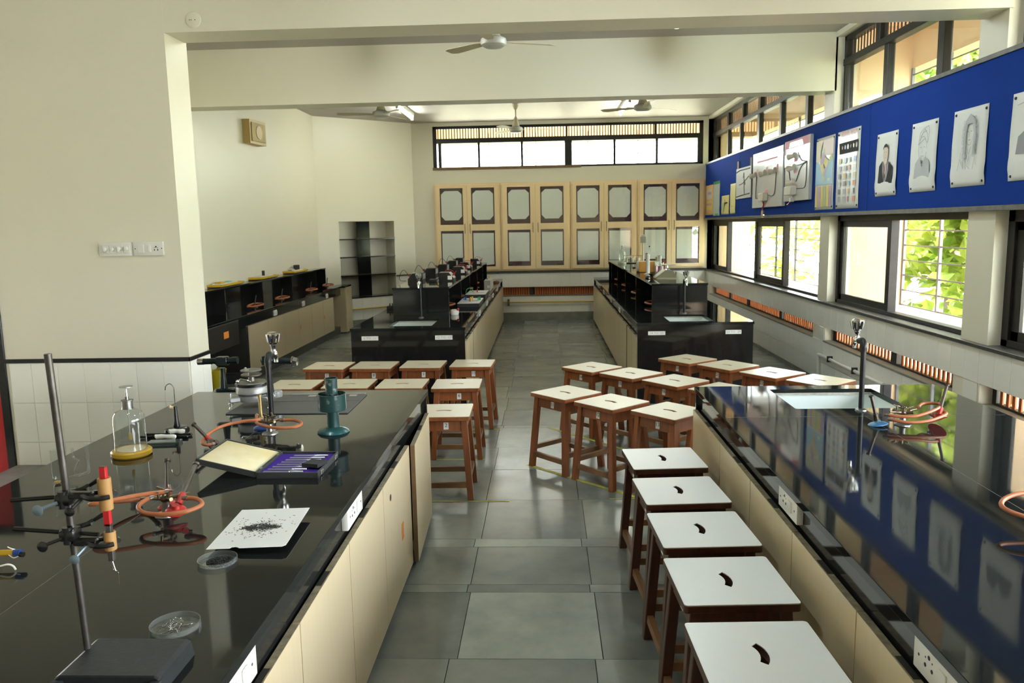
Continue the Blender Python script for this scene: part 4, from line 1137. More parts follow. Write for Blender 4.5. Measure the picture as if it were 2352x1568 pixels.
# grey circuit board on two wooden strips
t = thing('circuit_model', 'small grey circuit board hung on two wooden strips', 'model', (XB, 12.6, 2.43))
slab(t, .46, .235, .02, mat('pale_grey_board', (.52, .54, .50), .5))
for x in (-.36, .44):
    q = MB().box(x - .05, x + .05, -.2, .35, .0, .018).mesh('wooden_strip', mat('grey_strip_wood', (.22, .20, .17), .7)); q.transform(FACE_X); link('wooden_strip', q, t)
wire(t, [(-.42, .18), (-.2, .2), (.1, .2), (.4, .2)], .022, .01); wire(t, [(.05, .15), (.08, -.1), (.1, -.17)], .022, .006); wire(t, [(-.25, -.02), (.0, .0), (.4, .1)], .022, .006); wire(t, [(-.4, -.2), (0, -.18), (.4, -.17)], .022, .009)
for x, y in ((.02, .11), (.1, .0)): flat('resistor', [[(x - .05, y - .04), (x + .06, y - .03), (x, y + .06)]], WOODE, t, .0215)
# notes at the far end
t, w, h = sheet('note_sheet', 'tall plain yellow note strip on the blue board', 'note', 13.5, 13.13, 1.97, 2.455, m=PLYEL, curl=.01, pins=False)
flat('print_block', [[(-.10, -.2), (.05, -.2), (.05, -.11), (-.10, -.11)]], MG, t, .006)
t, w, h = sheet('note_sheet', 'short yellow note with a black mark on the blue board', 'note', 14.15, 13.58, 1.967, 2.286, m=PLYEL, curl=.01, pins=False)
flat('black_mark', [stroke([(.0, .09), (.02, .03), (.2, .035)], .02), stroke([(.02, .03), (-.02, -.02)], .02)], INK, t, .012); flat('print_block', [[(-.24, -.14), (-.08, -.14), (-.04, .05), (-.2, .03)]], MG, t, .012)
t, w, h = sheet('note_sheet', 'orange and yellow printed chart at the far end of the blue board', 'chart', 15.56, 14.86, 1.975, 2.52, m=mat('chart_orange', (.72, .45, .18), .5), curl=.0, pins=False)
flat('print_block', [[(-.25, .02), (.25, .02), (.25, .2), (-.25, .2)]], mat('chart_pale', (.66, .66, .62), .5), t, .002); flat('print_block', [[(-.2, -.18), (.25, -.18), (.25, -.02), (-.2, -.02)]], MY, t, .002); flat('print_block', [[(-.22, -.1), (.2, -.1), (.2, -.06), (-.22, -.06)], [(-.1, .1), (.2, .1), (.2, .15), (-.1, .15)]], MP, t, .003)
t, w, h = sheet('note_sheet', 'pale blue-grey sheet with green top edge on the blue board', 'note', 14.84, 14.30, 1.955, 2.54, m=mat('pale_blue_sheet', (.45, .54, .56), .5), curl=.012, pins=False)
flat('green_edge', [[(-w, h - .03), (w, h - .03), (w, h + .02), (-w, h + .02)]], GREENQ, t, .003); flat('green_edge', [[(-.1, -h), (.15, -h), (.15, -h + .04), (-.1, -h + .04)]], GREENQ, t, .003)

# ------------------------------------------------------------------ fittings on walls and ceiling
t = thing('wall_speaker', 'tan wedge loudspeaker high on the left wall', 'speaker', (-4.05, 11.15, 3.02))
MB().prism([(0, -.26), (.10, -.26), (.15, .22), (0, .26)], .32, T(0, 0, .0)).build('case', BEIGEP, t, False)
mm = T(.127, -.02, .16) @ RZ(math.atan2(-.05, .48)) 
MB().box(0, .012, -.2, .2, -.125, .125, .004, mtx=mm).build('front_frame', BEIGEG, t, False)
q = MB().cyl((.010, 0, 0), (.018, 0, 0), .09, n=20); bmesh.ops.transform(q.bm, matrix=mm, verts=q.bm.verts); q.build('grille', BEIGEP, t)
def switch_board(x0, x1, label, kind):
    t = thing('switch_board', label, 'switch', ((x0 + x1) / 2, YF, 1.735))
    w = (x1 - x0) / 2
    MB().box(-w, w, -.022, 0, -.05, .05, .004, 2).build('plate', WHITE, t)
    if kind == 'knobs':
        for k in range(4):
            x = -w + .048 + k * .052
            MB().box(x - .022, x + .022, -.026, -.021, -.03, .028, .002).build('module', WHITE, t, False)
            MB().lathe([(.017, 0), (.016, .014), (.011, .018), (0, .018)], mtx=T(x, -.026, 0) @ FACE_Y, n=14).box(x - .003, x + .003, -.052, -.04, -.015, .015).build('knob', WHITE, t)
    else:
        MB().box(-.075, -.03, -.028, -.021, -.03, .03, .002).build('module', WHITE, t, False); MB().box(.0, .022, -.03, -.021, -.025, .027, .003, mtx=T(0, 0, 0)).build('rocker', WHITE, t, False)
        q = MB()
        for a, b, r in ((.058, .012, .006), (.046, -.010, .005), (.070, -.010, .005), (.046, .004, .003), (.070, .004, .003), (-.095, 0, .004), (.1, 0, .004)): q.cyl((a, -.0228, b), (a, -.018, b), r, n=10)
        q.build('holes', BLACKM, t)
switch_board(-3.222, -2.984, 'white plate with four fan regulator knobs on the left wall', 'knobs')
switch_board(-2.970, -2.750, 'white switch and socket plate beside the regulator knobs', 'socket')
t = thing('box_cover', 'round painted junction cover on the front beam', 'cover', (-2.415, YF, 3.305))
MB().lathe([(0, .006), (.050, .006), (.054, .004), (.056, 0)], mtx=FACE_Y, n=28).build('disc', CREAM, t)
q = MB()
for a in (-.025, -.012, .014): q.cyl((a, -.0075, -.002), (a, -.005, -.002), .0032, n=8)
q.build('holes', BLACKM, t)
def fan(x, y, z, rz, label, blade=.58):
    t = thing('ceiling_fan', label, 'fan', (x, y, ZC), rz, 'ceiling fans')
    d = z - ZC
    MB().lathe([(0, 0), (.055, 0), (.05, -.03), (.02, -.09), (0, -.09)][::-1], n=20).build('canopy', FANC, t)
    MB().cyl((0, 0, -.06), (0, 0, d + .08), .012, n=10).build('down_rod', FANC, t)
    MB().lathe([(0, .20), (.018, .20), (.035, .14), (.062, .055), (.066, .045), (0, .045)], (0, 0, d), 24).build('motor_cone', FANC, t)
    MB().lathe([(0, -.055), (.075, -.052), (.112, -.030), (.118, 0), (.112, .022), (.07, .042), (0, .044)], (0, 0, d), 28).build('motor_housing', FANW, t)
    for k in range(3):
        a = k * 2 * PI / 3
        mb = MB().prism([(.10, -.022), (.2, -.04), (blade - .06, -.066), (blade, -.04), (blade, .05), (blade - .05, .062), (.2, .05), (.10, .022)], .004)
        bmesh.ops.transform(mb.bm, matrix=RZ(a) @ T(0, 0, d - .005) @ RX(R(9)), verts=mb.bm.verts)
        mb.build('blade', FANC, t, False)
fan(-.43, 7.4, 3.475, .35, 'ceiling fan with white hub hanging before the rear beam')
fan(-2.16, 10.9, 3.36, 1.2, 'ceiling fan next to the lit tube on the left of the far ceiling')
fan(-.445, 13.5, 3.42, .1, 'ceiling fan before the high back window', .62)
fan(1.33, 11.0, 3.375, .6, 'ceiling fan next to the lit tube toward the windows')
def tube_light(x, y0, y1, label, drop=.05, m=TUBE):
    t = thing('tube_light', label, 'lamp', (x, (y0 + y1) / 2, ZC), 0, 'ceiling tube lights')
    h = (y1 - y0) / 2
    MB().box(-.035, .035, -h, h, -drop - .02, 0, .006).build('housing', LAMPB, t, False)
    MB().cyl((0, -h + .03, -drop - .05), (0, h - .03, -drop - .05), .019, n=14).build('tube', m, t)
    for s in (-1, 1): MB().box(-.022, .022, min(s * h, s * (h - .03)), max(s * h, s * (h - .03)), -drop - .078, -drop, .004).build('end_cap', LAMPB, t, False)
tube_light(-2.27, 12.72, 14.2, 'lit tube lamp on the left of the far ceiling'); tube_light(1.34, 12.72, 14.25, 'lit tube lamp on the window side of the far ceiling')
tube_light(-1.9, 6.75, 8.05, 'lit tube lamp over the left stools, hidden by the front beam'); tube_light(1.3, 6.6, 8.1, 'lit tube lamp over the right stools, hidden by the front beam', m=TUBEC)
tube_light(-1.7, 2.5, 3.9, 'lit tube lamp above the left foreground bench, out of frame', m=TUBEC); tube_light(1.35, 2.5, 3.9, 'lit tube lamp above the right foreground bench, out of frame', m=TUBEC)
t = thing('gas_pipe', 'thin yellow gas pipe low along the back wall', 'pipe', (0, 0, .36))
PW = [Vector((-4.05, 14.25, 0)) + Vector((math.cos(AC), math.sin(AC), 0)) * q + Vector((math.sin(AC), -math.cos(AC), 0)) * .045 for q in (.3, 1.93)]
MB().tube(spline([(PW[0].x, PW[0].y, 0), (PW[1].x, PW[1].y, -.002), (-2.40, YB - .045, -.004), (-1.0, YB - .045, -.006), (1.02, YB - .045, -.006)], 1), .013, 8).build('pipe', YELP, t)
for x in (-.72, .98): MB().box(x - .02, x + .02, YB - .06, YB - .002, -.07, .06, .003).build('clamp', BRASS, t, False)
t = thing('water_pipe', 'white pipe elbow low on the window wall behind the right bench', 'pipe', (3.09, 8.5, .2))
MB().tube(spline([(0, .55, -.19), (0, .55, .10), (0, .5, .14), (0, 0, .14), (0, -1.2, .14)], 3), .018, 10).build('pipe', WHITE, t)
for y in (.2, -.5): MB().box(-.025, .03, y - .012, y + .012, .11, .175).build('clip', BLACKM, t, False)
# ------------------------------------------------------------------ apparatus on the left foreground bench
ZB = .842
def W(name, mb, m, t, smooth=True): return mb.build(name, m, t, smooth, world=True)
# retort stand
t = thing('retort_stand', 'tall retort stand with heavy black base at the near end of the left bench', 'stand', (-.98, 1.68, ZB))
prof = [(-.125, 0), (-.098, 0), (-.082, .022), (.082, .022), (.098, 0), (.125, 0), (.118, .034), (.108, .040), (-.108, .040), (-.118, .034)]
mb = MB().prism(prof, .165, T(0, .082, 0) @ RX(PI / 2))
bmesh.ops.bevel(mb.bm, geom=[e for e in mb.bm.edges if abs(e.verts[0].co.y - e.verts[1].co.y) < 1e-4], offset=.003, segments=1, affect='EDGES')
for s in (-1, 1): mb.box(s * .125, s * .098, -.095, -.07, 0, .03, .004)
mb.build('base', IRON, t, False)
W('rod', MB().cyl((-1.090, 1.715, .876), (-1.113, 1.715, 1.586), .0082, n=16), RODM, t)
def clamp(label, z, xr, rod0, rod1, jx, jy, jz, jr, wing):
    c = thing('clamp', label, 'clamp', (xr, 1.715, z), 0, None)
    W('arm_rod', MB().cyl(rod0, rod1, .0052, n=10), BLACK, c)
    q = MB().box(xr - .018, xr + .018, 1.690, 1.730, z - .014, z + .014, .006, 2).cyl((xr, 1.70, z - .02), (xr, 1.70, z + .02), .011, n=12).cyl((xr - .005, 1.735, z + .004), (xr + .03, 1.745, z + .012), .006, n=8)
    W('boss_head', q, BLACK, c)
    s = W('wing_screw', MB().cyl((xr - .008, 1.69, z - .004), (xr - .036, 1.675, z - .012), .0042, n=8).ball((xr - .044, 1.672, z - .016), .013, (1, .3, 1.0), 10), BLUEL if wing else BLACK, c)
    W('back_screw', MB().cyl((xr + .014, 1.735, z + .008), (xr + .032, 1.75, z + .018), .004, n=8).box(-.016, .016, -.002, .002, -.005, .005, .002, mtx=T(xr + .042, 1.755, z + .022) @ RY(-.5)), BLACK, c)
    q = MB().box(jx - .085, jx - .03, jy - .008, jy + .012, jz - .008, jz + .008, .004)
    for s2 in (-1, 1):
        q.tube(spline([(jx - .05, jy + s2 * .006, jz), (jx - .025, jy + s2 * (jr + .004), jz), (jx + .002, jy + s2 * (jr + .004), jz), (jx + jr * .8, jy + s2 * jr * .62, jz)], 4), .0058, 8)
    W('jaw', q, BLACK, c)
    W('jaw_screw', MB().cyl((jx - .05, jy - .006, jz - .004), (jx - .062, jy - .03, jz - .02), .0038, n=8).ball((jx - .066, jy - .034, jz - .027), .012, (1, .35, .9), 10), BLUEL if not wing else BLACK, c)
clamp('upper black clamp on the retort rod gripping the red magnet sleeve', 1.252, -1.102, (-1.238, 1.72, 1.244), (-1.06, 1.72, 1.256), -1.003, 1.70, 1.262, .020, True)
clamp('lower black clamp on the retort rod gripping the grey magnet sleeve', 1.167, -1.100, (-1.24, 1.72, 1.175), (-1.04, 1.72, 1.161), -1.003, 1.70, 1.150, .018, False)
t = thing('cork_sleeve', 'tan split wooden sleeve round the red bar magnet', 'sleeve', (-1.003, 1.70, 1.229))
MB().lathe([(.0095, 0), (.0145, 0), (.0148, .003), (.0148, .071), (.0138, .074), (.0095, .074), (.0095, 0)], n=18).build('sleeve', CORK, t)
t = thing('bar_magnet', 'red bar magnet with grey end face held upright in the upper clamp', 'magnet', (-1.003, 1.70, 1.189))
MB().box(-.0075, .0075, -.0055, .0055, 0, .140, .0012).build('bar', RED, t, False); MB().box(-.0068, .0068, -.0048, .0048, .1398, .1412).build('top_face', MAGG, t, False)
t = thing('cork_sleeve', 'short tan wooden sleeve round the grey bar magnet', 'sleeve', (-1.002, 1.70, 1.133))
MB().lathe([(.009, 0), (.0128, 0), (.0132, .003), (.0132, .040), (.012, .043), (.009, .043), (.009, 0)], n=18).build('sleeve', CORK, t)
t = thing('bar_magnet', 'dull grey bar magnet held upright in the lower clamp', 'magnet', (-1.002, 1.70, 1.106))
MB().box(-.0065, .0065, -.0055, .0055, 0, .090, .0012).build('bar', MAGG, t, False)
for k, (dx, dy, dz, l, tx, ty) in enumerate(((.002, -.002, 0, .024, .35, 0), (-.003, .001, 0, .022, .1, .1), (.0085, -.001, -.024, .006, 1.4, 0), (.006, .001, -.0245, .006, 1.2, .3), (.012, 0, -.029, .028, -.05, 0), (0, .002, -.022, .005, 1.3, 0))):
    t = thing('steel_pin', ['slanting steel pin hanging from the grey magnet', 'upright steel pin hanging from the grey magnet', 'tiny level pin in the chain below the grey magnet', 'second tiny pin in the chain below the grey magnet', 'lowest pin of the chain hanging below the grey magnet', 'short pin bit at the end of the upright hanging pin'][k], 'pin', (-1.002 + dx, 1.70 + dy, 1.1055 + dz))
    MB().cyl((0, 0, 0), (l * math.sin(tx) * .6, ty * l, -l * abs(math.cos(tx))), .0006, n=6).ball((0, 0, 0), .0012, n=8).build('pin', CHROME, t)
# yellow stick and frayed lead at the left photo edge
t = thing('yellow_stick', 'yellow stick with blue wrapped end tied with string at the left photo edge', 'stick', (-1.66, 2.27, ZB + .03))
W('stick', MB().cyl((-1.95, 2.262, .880), (-1.645, 2.276, .880), .0095, n=14), YELV, t); W('end_wrap', MB().cyl((-1.648, 2.276, .880), (-1.628, 2.276, .880), .0105, n=12), BLUEP, t); W('tip', MB().cyl((-1.63, 2.274, .876), (-1.617, 2.272, .875), .008, n=10), BLACK, t)
W('string', MB().tube(spline([(-1.655, 2.268, .878), (-1.652, 2.276, .8895), (-1.645, 2.285, .885), (-1.65, 2.27, .895), (-1.662, 2.268, .902)], 4), .0016, 6).tube(spline([(-1.66, 2.266, .877), (-1.645, 2.265, .868), (-1.63, 2.268, .872)], 4), .0014, 6), COTTON, t)
W('support_block', MB().box(-2.02, -1.9, 2.22, 2.30, ZB, .871, .003), BLACKM, t, False)
t = thing('frayed_lead', 'black lead with frayed white thread end at the left photo edge', 'lead', (-1.68, 2.23, ZB))
W('lead', MB().tube(spline([(-1.95, 2.22, .846), (-1.75, 2.225, .85), (-1.665, 2.228, .856)], 4), .006, 8), BLACK, t); W('thread', MB().tube(spline([(-1.665, 2.228, .857), (-1.64, 2.23, .862), (-1.625, 2.232, .856), (-1.615, 2.228, .846)], 4), .003, 6), COTTON, t)
# petri dishes
def dish(label, x, y, r, h):
    t = thing('petri_dish', label, 'dish', (x, y, ZB))
    MB().lathe([(0, .0012), (r - .003, .0012), (r - .0025, h), (r, h), (r, 0), (0, 0)], n=36).build('glass', FROST, t)
    return t
dish('petri dish full of dark iron filings beside the white card', -1.018, 2.29, .059, .014)
dish('petri dish with steel pins beside the retort stand base', -.962, 1.886, .062, .015)
rg = random.Random(2)
mb = MB()
for k in range(520):
    a = rg.uniform(0, 2 * PI); q = .046 * math.sqrt(rg.random()); x = q * math.cos(a) * .9 + .008; y = q * math.sin(a) * .8
    s = rg.uniform(.0012, .0026); z = .0016 + rg.uniform(0, .0055) * (1 - (q / .05) ** 2)
    mb.box(-s, s, -s * .5, s * .5, -s * .5, s * .5, mtx=T(x, y, z + s * .5) @ RZ(rg.uniform(0, 3)) @ RY(rg.uniform(-.5, .5)))
o = mb.build('filings', FILING, None, False); o.location = (-1.018, 2.29, ZB); o['kind'] = 'stuff'; tag(o, 'dark heap of iron filings in the petri dish by the card', 'filings')
for k in range(34):
    p = PIN.copy() if k else MB().cyl((-.012, 0, 0), (.012, 0, 0), .0006, n=6).ball((-.012, 0, 0), .0014, n=6).build('steel_pin', CHROME)
    if k == 0: PIN = p
    else: C.objects.link(p)
    a = rg.uniform(0, 2 * PI); q = .036 * math.sqrt(rg.random())
    p.location = (-.966 + q * math.cos(a), 1.886 + q * math.sin(a) * .9, ZB + .003 + .0013 * (k % 5)); p.rotation_euler = (0, rg.uniform(-.06, .06), rg.uniform(0, 6))
    tag(p, 'loose steel pin lying in the near petri dish', 'pin', 'steel pins in the near petri dish')
# white card with filings
t = thing('white_card', 'white card raised on a magnet with a field pattern of filings', 'card', (-.963, 2.52, ZB), R(2))
out = [(-.122, -.165), (-.048, -.165), (-.044, -.157), (-.032, -.155), (-.022, -.160), (-.018, -.165), (.118, -.166), (.128, -.155), (.122, .165), (-.122, .17)]
mb = MB().prism(out, .0012)
for v in mb.bm.verts: v.co.z += .021 + .003 * (v.co.y / .165) + .003 * v.co.x / .12
mb.build('card', PAPER, t, False)
mb = MB()
def fz(x, y): return .0222 + .003 * (y / .165) + .003 * x / .12
for k in range(900):
    if k < 640:
        u = rg.uniform(.04, .96); b = rg.gauss(0, .42)
        x = -.057 + .114 * u; y = -.002 + b * .045 * math.sin(PI * u) ** .75
        ang = math.atan2(b * .045 * .75 * PI * math.cos(PI * u), .114)
    elif k < 760:
        c = rg.choice((-1, 1)); ang = rg.uniform(0, 2 * PI); q = rg.uniform(0, .014); x = c * .055 + q * math.cos(ang); y = -.002 + q * math.sin(ang)
    else:
        ang = rg.uniform(0, 3); x = rg.gauss(0, .05); y = rg.gauss(-.005, .05)
        if abs(x) > .11 or abs(y) > .15: continue
    l = rg.uniform(.0015, .0042)
    mb.box(-l, l, -.0005, .0005, 0, .0009, mtx=T(x, y, fz(x, y)) @ RZ(ang))
o = mb.build('filings', FILING, t, False); o['kind'] = 'stuff'
tm = thing('bar_magnet', 'dark bar magnet hidden under the white filings card', 'magnet', (-.963, 2.52, ZB))
MB().box(-.055, .055, -.012, .012, 0, .019, .002).build('bar', RED, tm, False)
# tuning fork case
fa = R(2)
FC = thing('fork_case', 'open case lined in purple velvet holding a set of tuning forks', 'case', (-1.063, 3.262, ZB), R(-1))
hw, hd = .128, .155
q = MB().box(-hw, hw, -hd, hd, 0, .004).box(-hw, hw, -hd, -hd + .006, 0, .026, .001).box(-hw, hw, hd - .006, hd, 0, .026, .001).box(-hw, -hw + .006, -hd, hd, 0, .026, .001).box(hw - .006, hw, -hd, hd, 0, .026, .001)
q.build('tray', CASE, FC, False)
MB().box(-hw + .006, hw - .006, -hd + .006, hd - .006, .004, .016).build('velvet_lining', PURP, FC, False)
la = R(13)
lm = T(-hw - .001, 0, .026) @ RY(la) @ T(-.256, 0, 0)
q = MB()
for b in ((0, .256, -hd, hd, 0, .004), (0, .256, -hd, -hd + .006, .004, .024), (0, .256, hd - .006, hd, .004, .024), (0, .006, -hd, hd, .004, .024), (.25, .256, -hd, hd, .004, .024)): q.box(*b, .001)
bmesh.ops.transform(q.bm, matrix=lm @ T(0, 0, -.022), verts=q.bm.verts); lid = q.build('lid', CASE, FC, False)
q = MB().box(.007, .249, -hd + .007, hd - .007, .002, .020, .003, 2); bmesh.ops.transform(q.bm, matrix=lm @ T(0, 0, -.022), verts=q.bm.verts); q.build('foam_pad', FOAMY, lid, True)
for y in (-.1, .11): MB().box(hw, hw + .004, y - .016, y + .016, .004, .022, .001).cyl((hw + .004, y - .012, .018), (hw + .004, y + .012, .018), .003, n=8).build('clasp', STEEL, FC, False)
for y in (-.1, .1): MB().cyl((-hw - .001, y - .012, .026), (-hw - .001, y + .012, .026), .004, n=8).build('hinge', STEEL, FC)
for k in range(8):
    y = -.122 + .033 * k
    L = .118 + .006 * k if k < 6 else .165
    x0 = -.112 + .008 * k
    f = thing('tuning_fork', ['tuning fork nearest the front edge of the purple lined case', 'second tuning fork from the front edge in the purple case', 'third tuning fork from the front edge in the purple case', 'fourth tuning fork from the front in the purple case', 'fifth tuning fork from the front in the purple case', 'sixth tuning fork from the front in the purple case', 'seventh tuning fork from the front in the purple case', 'tuning fork nearest the rear edge of the purple lined case'][k], 'fork',
              (-1.063 + x0, 3.262 + y, ZB + .0205), R(-1), 'tuning forks in the case')
    pl = .105 - .002 * k
    q = MB()
    for s in (-1, 1): q.box(0, pl, s * .0050 - .0014, s * .0050 + .0014, -.0016, .0010, .0003)
    q.tube([(pl - .001, -.0052, 0), (pl + .005, -.0048, 0), (pl + .009, 0, 0), (pl + .005, .0048, 0), (pl - .001, .0052, 0)], .0020, 8)
    q.build('prongs', mat('fork_steel', (.55, .55, .56), .30, metal=.75), f, False)
    MB().box(pl + .008, pl + .018, -.004, .004, -.003, .003, .001).cyl((pl + .016, 0, 0), (pl + .062, 0, 0), .0036, n=10).build('stem', mat('bright_steel', (.78, .78, .78), .30, metal=.45), f)
t = thing('rubber_block', 'black rubber block lying on the fork stems in the case', 'block', (-.985, 3.215, ZB + .0245), R(-1))
MB().prism([(-.042, -.028), (.030, -.045), (.052, .022), (-.018, .034)], .016).build('block', RUBBER, t, False)
# electroscope
t = thing('electroscope', 'glass jar electroscope on an old yellow base', 'electroscope', (-1.905, 3.47, ZB))
MB().lathe([(0, 0), (.082, 0), (.088, .006), (.088, .022), (.082, .028), (0, .028)], n=32).build('base', YELV, t)
MB().lathe([(0, .0285), (.060, .0285), (.058, .031), (0, .031)], n=28).build('base_plate', mat('pale_wood_disc', (.62, .52, .36), .6), t)
MB().lathe([(.070, .029), (.068, .06), (.068, .16), (.066, .185), (.056, .203), (.040, .211), (.026, .215), (.024, .225)], n=36).build('glass_jar', CLEAR, t)
MB().lathe([(0, .216), (.023, .216), (.023, .252), (.027, .254), (.027, .258), (.008, .259), (.008, .272), (0, .272)], n=24).build('collar', STEEL, t)
MB().cyl((0, 0, .10), (0, 0, .318), .0026, n=8).lathe([(0, .272), (.006, .272), (.005, .296), (.003, .308), (0, .308)], n=12).lathe([(0, .317), (.029, .317), (.029, .320), (0, .321)], n=24).build('rod_and_disc', mat('dull_nickel', (.5, .5, .5), .3, metal=.9), t)
MB().box(-.006, .006, -.0006, .0006, .075, .105).box(-.004, .008, .0008, .0016, .070, .100).build('leaf', mat('gold_leaf', (.55, .42, .12), .35, metal=.6), t, False)
# pith ball stand
t = thing('pith_ball_stand', 'black stand with a bent wire hook and hanging pith balls', 'stand', (-1.90, 3.915, ZB))
MB().lathe([(0, 0), (.060, 0), (.060, .010), (.052, .017), (.02, .020), (0, .020)], n=28).build('base', BLACK, t)
MB().lathe([(.016, .018), (.017, .024), (.012, .05), (.0085, .125), (0, .126)], n=16).build('handle', BLACK, t)
MB().tube(spline([(0, 0, .12), (0, 0, .2), (-.002, 0, .226), (-.02, 0, .243), (-.04, 0, .232), (-.046, 0, .210)], 5), .0024, 8).build('wire_hook', CHROME, t)
MB().cyl((-.046, 0, .212), (-.026, 0, .12), .0005, n=5).cyl((-.046, 0, .212), (-.034, .01, .118), .0005, n=5).build('thread', COTTON, t)
for p in ((-.026, 0, .122), (-.014, .004, .118)): MB().ball(p, .0085, n=10).build('pith_ball', PITH, t)
# rods, cloth and glass slab
for k, (y, z, l) in enumerate(((3.80, .008, 'black ebonite rod behind the glass jar, farther of the pair'), (3.755, .008, 'black ebonite rod behind the glass jar, nearer of the pair'))):
    t = thing('ebonite_rod', l, 'rod', (-1.89, y, ZB + z))
    MB().tube([(-.12, 0, 0), (-.118, 0, 0), (.118, 0, 0), (.12, 0, 0)], [.004, .0065, .0065, .004], 12).build('rod', BLACK, t)
for k, (x, y, z, l, lab) in enumerate(((-1.865, 3.72, .016, .10, 'white cotton roll lying on the nearer ebonite rod'), (-1.845, 3.80, .022, .075, 'small white cotton roll on the farther ebonite rod'))):
    t = thing('cotton_roll', lab, 'cloth', (x, y, ZB + z), R(4 + 5 * k))
    MB().tube(spline([(-l * .5, 0, 0), (-l * .45, .002, .001), (-l * .1, .003, .002), (l * .2, -.002, .001), (l * .42, .0, 0), (l * .5, 0, -.001)], 3), [.004] + [.0115, .013, .012, .0115, .012, .0105, .010, .011, .0115, .012, .0125, .011, .010][:14] + [.009, .005], 10).build('roll', COTTON, t)
t = thing('glass_slab', 'thick glass slab lying on the bench beside the glass jar', 'slab', (-1.84, 3.655, ZB), R(6))
MB().box(-.075, .075, -.03, .03, 0, .014, .001).build('slab', mat('greenish_glass_slab', (.45, .62, .58), .03, trans=.85), t, False)
t = thing('glass_nozzle', 'short clear glass tube poking out left of the jar', 'tube', (-2.0, 3.60, ZB + .012))
MB().tube([(-.035, 0, 0), (.05, 0, 0)], [.006, .008], 12, caps=False).build('tube', CLEAR, t); 
# glass test tube with side tube
t = thing('glass_apparatus', 'clear glass tube with a thin connected side tube behind the retort rod', 'glassware', (-2.0, 3.06, ZB))
MB().lathe([(0, .001), (.010, .003), (.0155, .012), (.0165, .03), (.0165, .14), (.0185, .142)], n=24).build('wide_tube', CLEAR, t)
MB().lathe([(0, .002), (.009, .004), (.013, .010), (.0, .0105)], n=18).build('residue', mat('amber_residue', (.45, .28, .06), .4), t)
MB().tube(spline([(.014, 0, .012), (.05, .02, .020), (.085, .05, .024), (.098, .06, .035), (.098, .062, .07), (.096, .062, .15)], 5), .0065, 10, caps=False).build('side_tube', CLEAR, t)
MB().tube(spline([(.06, .03, .022), (.062, .03, .05), (.075, .035, .085), (.06, .03, .10), (.055, .03, .14)], 5), .005, 10, caps=False).build('bent_tube', CLEAR, t)
# gas taps, burners, hoses
def gas_tap(x, y, label):
    t = thing('gas_tap', label, 'tap', (x, y, ZB))
    MB().lathe([(0, 0), (.040, 0), (.039, .005), (.022, .010), (.016, .014), (.014, .05), (0, .05)], n=20).build('flange', STEEL, t)
    q = MB().ball((0, 0, .062), .019, (1, 1, .9), 12)
    for a in (20, 140, 200, 320):
        c, s = math.cos(R(a)), math.sin(R(a))
        q.cyl((.01 * c, .01 * s, .062), (.048 * c, .048 * s, .068), .0085, .007, 10)
    q.build('cock_body', BRASS, t)
    for a in (20, 200):
        c, s = math.cos(R(a)), math.sin(R(a))
        MB().cyl((.045 * c, .045 * s, .068), (.082 * c, .082 * s, .072), .006, .0045, 10).build('nozzle', BRASS, t)
    for a in (140, 320, 80, 250):
        c, s = math.cos(R(a)), math.sin(R(a))
        MB().cyl((.028 * c, .028 * s, .07), (.030 * c, .030 * s, .088), .005, n=8).box(-.018, .018, -.004, .004, -.003, .003, .002, mtx=T(.030 * c, .030 * s, .092) @ RZ(R(a + 40)) @ RY(-.35)).build('lever', BRASS, t)
    return t
def burner(label, base, bdir, top, disc_m, collar_m, disc_r=.045, m=BRONZE):
    t = thing('bunsen_burner', label, 'burner', base)
    b, p = Vector(base), Vector(top)
    d = (p - b); L = d.length; u = d.normalized()
    W('barrel', MB().cyl(b + u * L * .28, p, .0085, .0075, 16).cyl(p - u * .008, p, .0115, .0125, 16), m, t)
    W('bore', MB().cyl(p - u * .001, p + u * .0004, .008, n=14), BLACKM, t)
    W('collar', MB().cyl(b + u * L * .12, b + u * L * .34, .0135, .0125, 16), collar_m, t)
    n = Vector(bdir).normalized()
    M2 = Matrix.Translation(b) @ n.to_track_quat('Z', 'Y').to_matrix().to_4x4()
    W('base', MB().lathe([(0, -.006), (disc_r, -.006), (disc_r, -.001), (disc_r * .8, .005), (.016, .010), (.012, .022), (0, .022)], n=28, mtx=M2), disc_m, t)
    return t
def hose(label, pts, r=.0078, closed=False):
    p = spline(pts, 7)
    t = thing('rubber_hose', label, 'hose', p[0])
    W('hose', MB().tube(p, r, 10), HOSE, t)
    for q, k in ((p[0], p[1]), (p[-1], p[-2])):
        W('hose_clip', MB().cyl(q + (k - q).normalized() * .008, q + (k - q).normalized() * .020, r + .0022, n=14), STEEL, t)
    return t
gas_tap(-1.374, 2.70, 'brass gas tap between the two red burners on the left bench')
burner('burner with red collar leaning left behind the near gas tap', (-1.385, 2.735, .866), (-.12, -.1, 1), (-1.44, 2.87, .995), REDB, REDB, .036)
burner('burner with red base leaning toward the fork case from the near gas tap', (-1.322, 2.665, .872), (.12, -.25, .95), (-1.312, 2.835, .992), REDB, REDB, .036)
hose('orange hose looping wide to the left of the near gas tap', [(-1.345, 2.69, .934), (-1.44, 2.64, .936), (-1.545, 2.58, .930), (-1.59, 2.60, .918), (-1.575, 2.70, .890), (-1.50, 2.78, .872), (-1.42, 2.74, .90)])
hose('orange hose curled in a round loop under the near gas tap', [(-1.30, 2.675, .914), (-1.245, 2.668, .912), (-1.208, 2.625, .906), (-1.24, 2.575, .900), (-1.31, 2.558, .896), (-1.39, 2.575, .896), (-1.435, 2.625, .900), (-1.43, 2.675, .908), (-1.405, 2.695, .912)])
gas_tap(-1.385, 3.83, 'brass gas tap at the foot of the left bench water tap')
